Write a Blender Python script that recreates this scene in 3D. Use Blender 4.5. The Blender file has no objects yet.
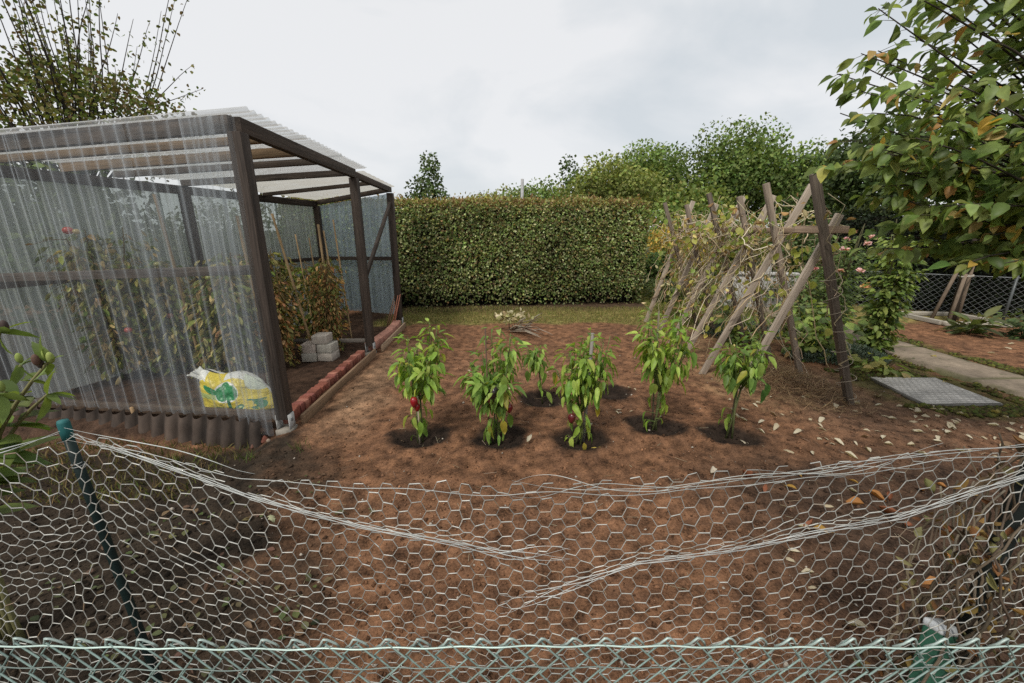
import bpy, math, random
import numpy as np
from mathutils import Vector

RG = np.random.default_rng(11)
random.seed(11)
scene = bpy.context.scene
COL = scene.collection
R = math.radians

# ------------------------------------------------------------------ noise
_tab = np.random.default_rng(3).random(65536)
def _h(ix, iy, s):
    return _tab[((ix * 73856093) ^ (iy * 19349663) ^ (s * 83492791)) & 65535]
def vnoise(x, y, s=0):
    x = np.asarray(x, float); y = np.asarray(y, float)
    ix = np.floor(x).astype(np.int64); iy = np.floor(y).astype(np.int64)
    fx = x - ix; fy = y - iy
    fx = fx * fx * (3 - 2 * fx); fy = fy * fy * (3 - 2 * fy)
    a = _h(ix, iy, s); b = _h(ix + 1, iy, s); c = _h(ix, iy + 1, s); d = _h(ix + 1, iy + 1, s)
    return (a * (1 - fx) + b * fx) * (1 - fy) + (c * (1 - fx) + d * fx) * fy
def fbm(x, y, o=4, s=0, g=0.5):
    t = 0; a = 1; n = 0
    for k in range(o):
        t = t + a * vnoise(x * 2 ** k, y * 2 ** k, s + k * 17); n += a; a *= g
    return t / n
def sstep(a, b, x):
    t = np.clip((x - a) / (b - a), 0, 1)
    return t * t * (3 - 2 * t)
def unit(v):
    v = np.asarray(v, float)
    return v / np.maximum(np.linalg.norm(v, axis=-1, keepdims=True), 1e-9)

# ------------------------------------------------------------------ mesh building
ORG = {}
def rgb(*c): return np.array(c, float)

class MB:
    def __init__(self):
        self.V = []; self.F = {3: [], 4: []}; self.C = []; self.U = []; self.n = 0
    def add(self, v, f, col=(0.5, 0.5, 0.5), uvw=None):
        v = np.asarray(v, float).reshape(-1, 3)
        for ff in (f if isinstance(f, list) and len(f) and isinstance(f[0], np.ndarray) else [f]):
            ff = np.asarray(ff, np.int64)
            if ff.size: self.F[ff.shape[1]].append(ff + self.n)
        col = np.asarray(col, float)
        if col.ndim == 1: col = np.tile(col, (len(v), 1))
        self.V.append(v); self.C.append(col); self.U.append(v if uvw is None else np.asarray(uvw, float))
        self.n += len(v)
        return self
    def beam(self, a, b, w, h, up=(0, 0, 1), col=(0.5, 0.5, 0.5), taper=1.0):
        a = np.array(a, float); b = np.array(b, float)
        t = b - a; L = np.linalg.norm(t); t /= L
        up = np.array(up, float)
        if abs(t @ up) > 0.97: up = np.array((0, 1.0, 0)) if abs(t[1]) < 0.9 else np.array((1.0, 0, 0))
        s = np.cross(t, up); s /= np.linalg.norm(s); u = np.cross(s, t)
        v = []; q = []
        o = random.random() * 50
        for k, (p, m) in enumerate(((a, 1), (b, taper))):
            for i, j in ((-1, -1), (1, -1), (1, 1), (-1, 1)):
                v.append(p + s * i * w * m / 2 + u * j * h * m / 2); q.append((k * L + o, i * w / 2 + o, j * h / 2))
        f = np.array([(0, 1, 5, 4), (1, 2, 6, 5), (2, 3, 7, 6), (3, 0, 4, 7), (3, 2, 1, 0), (4, 5, 6, 7)])
        return self.add(v, f, col, q)
    def box(self, c, s, rz=0, col=(0.5, 0.5, 0.5), rx=0):
        c = np.array(c, float); hx, hy, hz = np.array(s, float) / 2
        d = np.array([math.cos(rz), math.sin(rz), 0]); d2 = np.array([-math.sin(rz), math.cos(rz), 0])
        return self.beam(c - d * hx, c + d * hx, 2 * hy, 2 * hz, (0, 0, 1), col)
    def tube(self, pts, rad, n=6, col=(0.5, 0.5, 0.5), cap=True):
        p = np.asarray(pts, float); m = len(p)
        rad = np.full(m, rad, float) if np.isscalar(rad) else np.asarray(rad, float)
        t = np.gradient(p, axis=0); t = unit(t)
        ref = np.array((0, 0, 1.0)) if abs(t[:, 2]).mean() < 0.8 else np.array((1.0, 0.13, 0))
        s = unit(np.cross(t, ref)); u = np.cross(s, t)
        an = np.arange(n) / n * 2 * math.pi
        v = p[:, None] + (s[:, None] * np.cos(an)[None, :, None] + u[:, None] * np.sin(an)[None, :, None]) * rad[:, None, None]
        i = np.arange(m - 1)[:, None] * n; j = np.arange(n)[None]; k = (np.arange(n) + 1)[None] % n
        f = np.stack([i + j, i + k, i + n + k, i + n + j], -1).reshape(-1, 4)
        L = np.concatenate([[0], np.cumsum(np.linalg.norm(np.diff(p, axis=0), axis=1))])
        uv = np.zeros((m, n, 3)); uv[..., 0] = L[:, None]; uv[..., 1] = np.cos(an)[None] * 0.03; uv[..., 2] = np.sin(an)[None] * 0.03
        col = np.asarray(col, float)
        if col.ndim == 2: col = np.repeat(col, n, axis=0)
        b = self.n
        self.add(v.reshape(-1, 3), f, col, uv.reshape(-1, 3))
        if cap and n >= 3:
            tr = []
            for q in range(1, n - 1): tr += [(0, q + 1, q), ((m - 1) * n, (m - 1) * n + q, (m - 1) * n + q + 1)]
            self.F[3].append(np.array(tr) + b)
        return self
    def prisms(self, A, B, r, n=3, col=(0.5, 0.5, 0.5)):
        A = np.asarray(A, float); B = np.asarray(B, float); N = len(A)
        r = np.broadcast_to(np.asarray(r, float), (N,))
        t = unit(B - A); ref = np.where(np.abs(t[:, 2:3]) > 0.9, np.array([[1.0, 0, 0]]), np.array([[0, 0, 1.0]]))
        s = unit(np.cross(t, ref)); u = np.cross(s, t)
        an = np.arange(n) / n * 2 * math.pi + 0.5
        off = (s[:, None] * np.cos(an)[None, :, None] + u[:, None] * np.sin(an)[None, :, None]) * r[:, None, None]
        v = np.concatenate([A[:, None] + off, B[:, None] + off], 1)
        j = np.arange(n); k = (j + 1) % n
        f = np.stack([j, k, n + k, n + j], -1)
        f = (np.arange(N)[:, None, None] * 2 * n + f[None]).reshape(-1, 4)
        col = np.asarray(col, float)
        if col.ndim == 2: col = np.repeat(col, 2 * n, axis=0)
        return self.add(v.reshape(-1, 3), f, col)
    def leaves(self, tmpl, pos, axis, nrm, size, col, width=1.0):
        TV, TF = tmpl
        pos = np.asarray(pos, float); N = len(pos)
        if N == 0: return self
        y = unit(axis); x = unit(np.cross(y, nrm)); z = np.cross(x, y)
        size = np.broadcast_to(np.asarray(size, float), (N,)); width = np.broadcast_to(np.asarray(width, float), (N,))
        v = (x[:, None] * (TV[None, :, 0:1] * width[:, None, None]) + y[:, None] * TV[None, :, 1:2] + z[:, None] * TV[None, :, 2:3]) * size[:, None, None] + pos[:, None]
        f = (np.arange(N)[:, None, None] * len(TV) + TF[None]).reshape(-1, TF.shape[1])
        c = np.repeat(np.broadcast_to(np.asarray(col, float), (N, 3)), len(TV), axis=0)
        return self.add(v.reshape(-1, 3), f, c)
    def build(self, name, mat, parent=None, base=None, smooth=False, bevel=0):
        V = np.concatenate(self.V); C = np.concatenate(self.C); U = np.concatenate(self.U)
        if parent is not None: org = ORG[parent.name]
        else: org = np.array(base if base is not None else (0, 0, 0), float)
        me = bpy.data.meshes.new(name)
        me.vertices.add(len(V)); me.vertices.foreach_set('co', (V - org).astype(np.float32).ravel())
        idx = []; st = []; tot = []; q = 0
        for k in (3, 4):
            if self.F[k]:
                f = np.concatenate(self.F[k]); idx.append(f.ravel())
                st.append(q + np.arange(len(f)) * k); tot.append(np.full(len(f), k)); q += f.size
        idx = np.concatenate(idx); st = np.concatenate(st); tot = np.concatenate(tot)
        me.loops.add(len(idx)); me.loops.foreach_set('vertex_index', idx.astype(np.int32))
        me.polygons.add(len(st)); me.polygons.foreach_set('loop_start', st.astype(np.int32)); me.polygons.foreach_set('loop_total', tot.astype(np.int32))
        me.update(calc_edges=True)
        if smooth: me.polygons.foreach_set('use_smooth', np.ones(len(st), bool))
        a = me.attributes.new('col', 'FLOAT_COLOR', 'POINT')
        a.data.foreach_set('color', np.concatenate([C, np.ones((len(C), 1))], 1).astype(np.float32).ravel())
        a = me.attributes.new('uvw', 'FLOAT_VECTOR', 'POINT')
        a.data.foreach_set('vector', U.astype(np.float32).ravel())
        me.validate()
        me.materials.append(mat)
        o = bpy.data.objects.new(name, me); COL.objects.link(o)
        if parent is not None: o.parent = parent
        else: o.location = org
        ORG[o.name] = org
        if bevel:
            m = o.modifiers.new('bevel', 'BEVEL'); m.width = bevel; m.segments = 2; m.limit_method = 'ANGLE'
        return o

def tag(o, label=None, cat=None, group=None, kind=None):
    if label: o['label'] = label
    if cat: o['category'] = cat
    if group: o['group'] = group
    if kind: o['kind'] = kind
    return o
def thing(name, label, cat, base, group=None):
    o = bpy.data.objects.new(name, None); COL.objects.link(o); o.location = base; o.empty_display_size = 0.1
    ORG[o.name] = np.array(base, float)
    return tag(o, label, cat, group)
def copy_tree(o, parent=None):
    c = o.copy(); COL.objects.link(c); ORG[c.name] = ORG[o.name]
    if parent is not None: c.parent = parent
    for ch in list(o.children): copy_tree(ch, c)
    return c

# leaf shapes: x across, y along the midrib, z the upper side
def leaf_shape(w=0.28, fold=0.10, curl=0.18, fat=0.38):
    st = [(0, 0.02), (fat * 0.5, w * 0.8), (fat, w), (0.72, w * 0.68), (1.0, 0.0)]
    V = []; F = []
    for y, hw in st:
        z = -curl * y * y
        V += [(-hw, y, z + fold * hw / w), (0, y, z), (hw, y, z + fold * hw / w)]
    for i in range(len(st) - 1):
        a = i * 3
        for k in (0, 1): F += [(a + k, a + k + 1, a + 4 + k), (a + k, a + 4 + k, a + 3 + k)]
    return np.array(V, float), np.array(F)
LEAF = leaf_shape()
LEAF_DROOP = leaf_shape(0.185, 0.09, 0.38, 0.33)
LEAF_PLUM = leaf_shape(0.30, 0.13, 0.30, 0.45)
LEAF_ROUND = leaf_shape(0.36, 0.10, 0.14, 0.48)
LEAF_LONG = leaf_shape(0.14, 0.05, 0.25, 0.4)
LEAF_CRISP = leaf_shape(0.22, 0.26, -0.3, 0.45)
CARD = (np.array([(0, 0, 0), (-0.27, 0.45, 0.08), (0, 1, -0.05), (0.27, 0.45, 0.08)], float), np.array([(0, 3, 2), (0, 2, 1)]))
BLADE = (np.array([(-0.04, 0, 0), (0.04, 0, 0), (0.02, 0.55, 0.04), (-0.02, 0.55, 0.04), (0, 1, 0.2)], float), np.array([(0, 1, 2), (0, 2, 3), (3, 2, 4)]))

def pal(colors, n, jitter=0.18, w=None, g=None):
    g = g or RG
    c = np.array(colors, float)[g.choice(len(colors), n, p=w)]
    return np.clip(c * (1 + g.normal(0, jitter, (n, 1))) * (1 + g.normal(0, jitter * 0.25, (n, 3))), 0.004, 0.9)
def rdir(n, g=None):
    return unit((g or RG).normal(0, 1, (n, 3)))

# ------------------------------------------------------------------ materials
def newmat(name):
    m = bpy.data.materials.new(name); m.use_nodes = True
    nt = m.node_tree; nt.nodes.clear()
    return m, nt, nt.nodes, nt.links
def N(ns, t, **kw):
    n = ns.new(t)
    for k, v in kw.items():
        if k in n.inputs: n.inputs[k].default_value = v
        else: setattr(n, k, v)
    return n
def mixc(ns, ls, fac, a, b, mode='MIX'):
    m = ns.new('ShaderNodeMix'); m.data_type = 'RGBA'; m.blend_type = mode
    for v, s in ((fac, m.inputs[0]), (a, m.inputs[6]), (b, m.inputs[7])):
        if isinstance(v, (int, float)): s.default_value = v
        elif isinstance(v, (tuple, list)): s.default_value = (*v, 1)
        else: ls.new(v, s)
    return m.outputs[2]
def leafmat(name, trans=0.35, rough=0.5, spec=0.35):
    m, nt, ns, ls = newmat(name)
    at = N(ns, 'ShaderNodeAttribute', attribute_name='col')
    nz = N(ns, 'ShaderNodeTexNoise', Scale=28.0, Detail=3.0)
    tc = N(ns, 'ShaderNodeTexCoord'); ls.new(tc.outputs['Object'], nz.inputs['Vector'])
    rp = N(ns, 'ShaderNodeMapRange'); rp.inputs[1].default_value = 0.3; rp.inputs[2].default_value = 0.7; rp.inputs[3].default_value = 0.8; rp.inputs[4].default_value = 1.18
    ls.new(nz.outputs[0], rp.inputs[0])
    c = mixc(ns, ls, 1.0, at.outputs['Color'], (1, 1, 1), 'MULTIPLY')
    mul = N(ns, 'ShaderNodeVectorMath', operation='SCALE'); ls.new(c, mul.inputs[0]); ls.new(rp.outputs[0], mul.inputs['Scale'])
    p = N(ns, 'ShaderNodeBsdfPrincipled', Roughness=rough); p.inputs['Specular IOR Level'].default_value = spec
    ls.new(mul.outputs[0], p.inputs['Base Color'])
    t = N(ns, 'ShaderNodeBsdfTranslucent'); 
    tcx = mixc(ns, ls, 1.0, mul.outputs[0], (1.15, 1.1, 0.6), 'MULTIPLY'); ls.new(tcx, t.inputs['Color'])
    mx = N(ns, 'ShaderNodeMixShader'); mx.inputs[0].default_value = trans
    ls.new(p.outputs[0], mx.inputs[1]); ls.new(t.outputs[0], mx.inputs[2])
    o = N(ns, 'ShaderNodeOutputMaterial'); ls.new(mx.outputs[0], o.inputs[0])
    return m
def colmat(name, rough=0.8, spec=0.25, scale=40.0, lo=0.65, hi=1.3, bump=0.3, bscale=None, metal=0.0, stretch=None, attr='uvw', dist=0.004, extra=None):
    """base colour from the mesh's colour attribute, broken up by noise in the part's own coordinates"""
    m, nt, ns, ls = newmat(name)
    at = N(ns, 'ShaderNodeAttribute', attribute_name='col')
    uv = N(ns, 'ShaderNodeAttribute', attribute_name=attr)
    vec = uv.outputs['Vector']
    if stretch:
        mp = N(ns, 'ShaderNodeMapping'); mp.inputs['Scale'].default_value = stretch; ls.new(vec, mp.inputs[0]); vec = mp.outputs[0]
    nz = N(ns, 'ShaderNodeTexNoise', Scale=scale, Detail=6.0, Roughness=0.65); ls.new(vec, nz.inputs['Vector'])
    nz2 = N(ns, 'ShaderNodeTexNoise', Scale=scale * 0.13, Detail=3.0); ls.new(vec, nz2.inputs['Vector'])
    ad = N(ns, 'ShaderNodeMath', operation='ADD'); ls.new(nz.outputs[0], ad.inputs[0]); ls.new(nz2.outputs[0], ad.inputs[1])
    rp = N(ns, 'ShaderNodeMapRange'); rp.inputs[1].default_value = 0.7; rp.inputs[2].default_value = 1.3; rp.inputs[3].default_value = lo; rp.inputs[4].default_value = hi
    ls.new(ad.outputs[0], rp.inputs[0])
    mul = N(ns, 'ShaderNodeVectorMath', operation='SCALE'); ls.new(at.outputs['Color'], mul.inputs[0]); ls.new(rp.outputs[0], mul.inputs['Scale'])
    p = N(ns, 'ShaderNodeBsdfPrincipled', Roughness=rough, Metallic=metal); p.inputs['Specular IOR Level'].default_value = spec
    c = mul.outputs[0]
    if extra:
        n3 = N(ns, 'ShaderNodeTexNoise', Scale=extra[0], Detail=5.0); ls.new(uv.outputs['Vector'], n3.inputs['Vector'])
        r3 = N(ns, 'ShaderNodeMapRange'); r3.inputs[1].default_value = extra[1]; r3.inputs[2].default_value = extra[1] + 0.12; ls.new(n3.outputs[0], r3.inputs[0])
        c = mixc(ns, ls, r3.outputs[0], c, extra[2])
    ls.new(c, p.inputs['Base Color'])
    if bump:
        b = N(ns, 'ShaderNodeBump', Strength=bump, Distance=dist); ls.new(nz.outputs[0], b.inputs['Height']); ls.new(b.outputs[0], p.inputs['Normal'])
    o = N(ns, 'ShaderNodeOutputMaterial'); ls.new(p.outputs[0], o.inputs[0])
    return m

M = {}
M['leaf'] = leafmat('leaf', 0.42)
M['leaf_far'] = leafmat('leaf_far', 0.32, 0.6, 0.2)
M['leaf_gloss'] = leafmat('leaf_gloss', 0.46, 0.45, 0.28)
M['leaf_dry'] = leafmat('leaf_dry', 0.25, 0.8, 0.15)
M['soil'] = colmat('soil', 0.95, 0.12, 75.0, 0.25, 1.8, 0.7, dist=0.02)
M['crumb'] = colmat('crumb', 0.95, 0.12, 160.0, 0.6, 1.4, 0.5)
M['bark'] = colmat('bark', 0.9, 0.2, 1.0, 0.6, 1.35, 0.6, stretch=(12, 60, 60))
M['stem'] = colmat('stem', 0.7, 0.25, 1.0, 0.75, 1.25, 0.2, stretch=(20, 60, 60))
M['wood'] = colmat('wood', 0.85, 0.22, 1.0, 0.5, 1.6, 0.7, stretch=(5, 110, 110))
M['dark_wood'] = colmat('dark_wood', 0.75, 0.25, 1.0, 0.3, 2.3, 0.7, stretch=(4, 90, 90))
M['concrete'] = colmat('concrete', 0.92, 0.2, 45.0, 0.7, 1.25, 0.5)
M['brick'] = colmat('brick', 0.9, 0.2, 60.0, 0.6, 1.35, 0.5)
M['stone'] = colmat('stone', 0.9, 0.2, 18.0, 0.6, 1.3, 0.5, extra=(14.0, 0.62, (0.05, 0.06, 0.02)))
M['wire'] = colmat('wire', 0.45, 0.5, 90.0, 0.75, 1.2, 0.0, metal=0.25)
M['plastic'] = colmat('plastic', 0.6, 0.22, 30.0, 0.75, 1.2, 0.1)
M['bag'] = colmat('bag', 0.38, 0.5, 25.0, 0.88, 1.12, 0.25)
M['fruit'] = colmat('fruit', 0.22, 0.6, 20.0, 0.8, 1.2, 0.0)
M['petal'] = leafmat('petal', 0.3, 0.6, 0.2)
M['fibre'] = colmat('fibre', 0.75, 0.3, 14.0, 0.45, 1.6, 0.4, stretch=(1, 1, 0.35))

def plastic_sheet(name, clear=0.75, haze=0.35, tint=(0.93, 0.95, 0.95), hcol=(0.7, 0.74, 0.77), rough=0.16, gl=0.9, streak=(22, 22, 1.2), hz=(0.3, 1.6), edge=0.25):
    """thin weathered corrugated plastic: see-through, glossy on its slopes, milky, with sky highlights put in as pale haze streaks"""
    m, nt, ns, ls = newmat(name)
    uv = N(ns, 'ShaderNodeAttribute', attribute_name='uvw')
    mp = N(ns, 'ShaderNodeMapping'); mp.inputs['Scale'].default_value = streak; ls.new(uv.outputs['Vector'], mp.inputs[0])
    nz = N(ns, 'ShaderNodeTexNoise', Scale=1.0, Detail=5.0, Roughness=0.6); ls.new(mp.outputs[0], nz.inputs['Vector'])
    rp = N(ns, 'ShaderNodeMapRange'); rp.inputs[1].default_value = 0.35; rp.inputs[2].default_value = 0.7
    rp.inputs[3].default_value = haze * hz[0]; rp.inputs[4].default_value = min(1.0, haze * hz[1]); ls.new(nz.outputs[0], rp.inputs[0])
    lw = N(ns, 'ShaderNodeLayerWeight', Blend=0.32)
    lw.inputs['Blend'].default_value = 0.5; sq = N(ns, 'ShaderNodeMath', operation='POWER'); ls.new(lw.outputs['Facing'], sq.inputs[0]); sq.inputs[1].default_value = 1.5
    ad = N(ns, 'ShaderNodeMath', operation='MULTIPLY_ADD'); ls.new(sq.outputs[0], ad.inputs[0]); ad.inputs[1].default_value = edge; ls.new(rp.outputs[0], ad.inputs[2]); ad.use_clamp = True  # haze follows viewing angle and noise to paint the bright streaks
    tr = N(ns, 'ShaderNodeBsdfTransparent'); tr.inputs[0].default_value = (*tint, 1)
    df = N(ns, 'ShaderNodeBsdfDiffuse'); df.inputs[0].default_value = (*hcol, 1)
    tl = N(ns, 'ShaderNodeBsdfTranslucent'); tl.inputs[0].default_value = (*hcol, 1)
    mh = N(ns, 'ShaderNodeMixShader'); mh.inputs[0].default_value = 0.55; ls.new(df.outputs[0], mh.inputs[1]); ls.new(tl.outputs[0], mh.inputs[2])
    m1 = N(ns, 'ShaderNodeMixShader'); ls.new(ad.outputs[0], m1.inputs[0]); ls.new(tr.outputs[0], m1.inputs[1]); ls.new(mh.outputs[0], m1.inputs[2])
    g = N(ns, 'ShaderNodeBsdfGlossy', Roughness=rough); g.inputs[0].default_value = (0.9, 0.93, 0.95, 1)
    fw = N(ns, 'ShaderNodeLayerWeight', Blend=0.5); fr = N(ns, 'ShaderNodeMath', operation='POWER'); ls.new(fw.outputs['Facing'], fr.inputs[0]); fr.inputs[1].default_value = 2.6
    fm = N(ns, 'ShaderNodeMath', operation='MULTIPLY_ADD'); ls.new(fr.outputs[0], fm.inputs[0]); fm.inputs[1].default_value = gl * 0.5; fm.inputs[2].default_value = 0.025; fm.use_clamp = True
    m2 = N(ns, 'ShaderNodeMixShader'); ls.new(fm.outputs[0], m2.inputs[0]); ls.new(m1.outputs[0], m2.inputs[1]); ls.new(g.outputs[0], m2.inputs[2])
    o = N(ns, 'ShaderNodeOutputMaterial'); ls.new(m2.outputs[0], o.inputs[0])
    return m
M['clear_sheet'] = plastic_sheet('clear_sheet', haze=0.075, tint=(0.96, 0.965, 0.955), gl=0.75, rough=0.2, streak=(7, 7, 0.25), hz=(0.3, 3.2), hcol=(0.60, 0.65, 0.70), edge=0.28)
M['roof_sheet'] = plastic_sheet('roof_sheet', haze=0.5, hcol=(0.66, 0.65, 0.63), gl=0.6)
M['flat_roof'] = plastic_sheet('flat_roof', haze=0.8, hcol=(0.72, 0.70, 0.64), streak=(3, 3, 3), gl=0.6, hz=(0.75, 1.25))
M['back_sheet'] = plastic_sheet('back_sheet', haze=0.7, hcol=(0.42, 0.50, 0.56), tint=(0.7, 0.76, 0.78), streak=(14, 14, 1.0), gl=0.9, hz=(0.7, 1.35))
M['wall_sheet'] = plastic_sheet('wall_sheet', haze=0.62, hcol=(0.47, 0.51, 0.49), tint=(0.66, 0.72, 0.70), streak=(14, 14, 1.0), gl=0.9, hz=(0.7, 1.35))

# ------------------------------------------------------------------ world, sun, camera
w = bpy.data.worlds.new('World'); scene.world = w; w.use_nodes = True
nt = w.node_tree; ns = nt.nodes; ls = nt.links; ns.clear()
SUN_EL, SUN_AZ = R(52), R(-150)
sky = N(ns, 'ShaderNodeTexSky'); sky.sky_type = 'NISHITA'; sky.sun_disc = False; sky.sun_elevation = SUN_EL; sky.sun_rotation = SUN_AZ
b1 = N(ns, 'ShaderNodeBackground', Strength=0.08); ls.new(sky.outputs[0], b1.inputs[0])
tc = N(ns, 'ShaderNodeTexCoord')
mp = N(ns, 'ShaderNodeMapping'); mp.inputs['Scale'].default_value = (1.0, 1.0, 2.2); mp.inputs['Location'].default_value = (0.35, 0.2, 0.1); ls.new(tc.outputs['Generated'], mp.inputs[0])
nz = N(ns, 'ShaderNodeTexNoise', Scale=1.9, Detail=6.0, Roughness=0.5, Distortion=0.4); ls.new(mp.outputs[0], nz.inputs['Vector'])
cr = N(ns, 'ShaderNodeValToRGB'); e = cr.color_ramp.elements
e[0].position = 0.34; e[0].color = (0.66, 0.70, 0.73, 1); e[1].position = 0.52; e[1].color = (0.845, 0.85, 0.857, 1)
ls.new(nz.outputs[0], cr.inputs[0])
b2 = N(ns, 'ShaderNodeBackground', Strength=1.09); ls.new(cr.outputs[0], b2.inputs[0])
mx = N(ns, 'ShaderNodeMixShader'); mx.inputs[0].default_value = 0.88; ls.new(b1.outputs[0], mx.inputs[1]); ls.new(b2.outputs[0], mx.inputs[2])
ow = N(ns, 'ShaderNodeOutputWorld'); ls.new(mx.outputs[0], ow.inputs[0])
sd = bpy.data.lights.new('sun', 'SUN'); sd.energy = 2.9; sd.angle = R(10); sd.color = (1.0, 0.95, 0.87)
so = bpy.data.objects.new('sun', sd); COL.objects.link(so)
sv = Vector((math.sin(SUN_AZ) * math.cos(SUN_EL), math.cos(SUN_AZ) * math.cos(SUN_EL), math.sin(SUN_EL)))
so.rotation_euler = sv.to_track_quat('Z', 'Y').to_euler()

CAM_H, PITCH = 1.6, R(15.5)
cd = bpy.data.cameras.new('camera'); cd.sensor_width = 36; cd.lens = 400 / 1024 * 36; cd.clip_end = 2000; cd.clip_start = 0.05
cam = bpy.data.objects.new('camera', cd); COL.objects.link(cam); cam.location = (0, 0, CAM_H); cam.rotation_euler = (R(90) - PITCH, 0, 0)
scene.camera = cam
scene.view_settings.view_transform = 'Standard'; scene.view_settings.look = 'None'; scene.view_settings.exposure = 0; scene.view_settings.gamma = 1
scene.cycles.transparent_max_bounces = 32; scene.cycles.max_bounces = 8; scene.cycles.diffuse_bounces = 3
scene.cycles.use_denoising = False
# ================================================================== GROUND
PEPPERS = [(-0.74, 2.90), (-0.12, 2.88), (0.52, 2.85), (1.20, 3.05), (1.77, 2.93), (0.32, 3.62), (0.99, 3.75)]
def band(x, a, b, s):
    return sstep(a - s, a + s, x) * (1 - sstep(b - s, b + s, x))
def lawn_mask(X, Y):
    n = (fbm(X * 1.3, Y * 1.3, 3, 5) - 0.5) * 0.5
    edge = 6.95 + 0.03 * X
    a = sstep(edge - 0.12, edge + 0.15, Y + n) * sstep(-2.6, -2.2, X + n)
    right = sstep(3.0, 3.5, X + n) * sstep(5.6, 7.0, Y + n) * (1 - sstep(4.6, 5.0, X + n * .3) * (1 - sstep(10, 12, Y)))
    return np.clip(a + right, 0, 1)
def ground_h(X, Y):
    X = np.asarray(X, float); Y = np.asarray(Y, float)
    rough = 1 - 0.75 * lawn_mask(X, Y)
    near = (1 - sstep(9, 12, np.abs(Y))) * (1 - sstep(8, 11, np.abs(X)))
    wx = X + 0.16 * (fbm(X * 3.1, Y * 3.1, 3, 31) - 0.5); wy = Y + 0.16 * (fbm(X * 3.1 + 7, Y * 3.1, 3, 32) - 0.5)
    XR, YR = wx * 0.83 + wy * 0.56, wy * 0.83 - wx * 0.56; am = 0.3 + 1.5 * sstep(0.35, 0.7, fbm(XR * 1.7, YR * 1.7, 3, 33))
    z = (fbm(X * 2.1, Y * 2.1, 3, 1) - 0.5) * 0.06 + (fbm(XR * 11, YR * 11, 4, 2) - 0.5) * 0.016 * rough * am
    c = fbm(YR * 27, XR * 31, 3, 9)
    z = z + sstep(0.55, 0.8, c) * 0.009 * rough * am
    z = z * near
    for i, (px, py) in enumerate(PEPPERS):
        d = np.hypot((X - px) / 1.25, Y - py)
        z = z + 0.035 * np.exp(-((d - 0.2) / 0.07) ** 2) - 0.02 * np.exp(-(d / 0.13) ** 2)
    z = z - 0.105 * (1 - sstep(-2.15, -1.80, X)) * (1 - sstep(3.02, 3.22, Y)) * sstep(1.3, 2.6, Y)
    return z - 0.012
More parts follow.
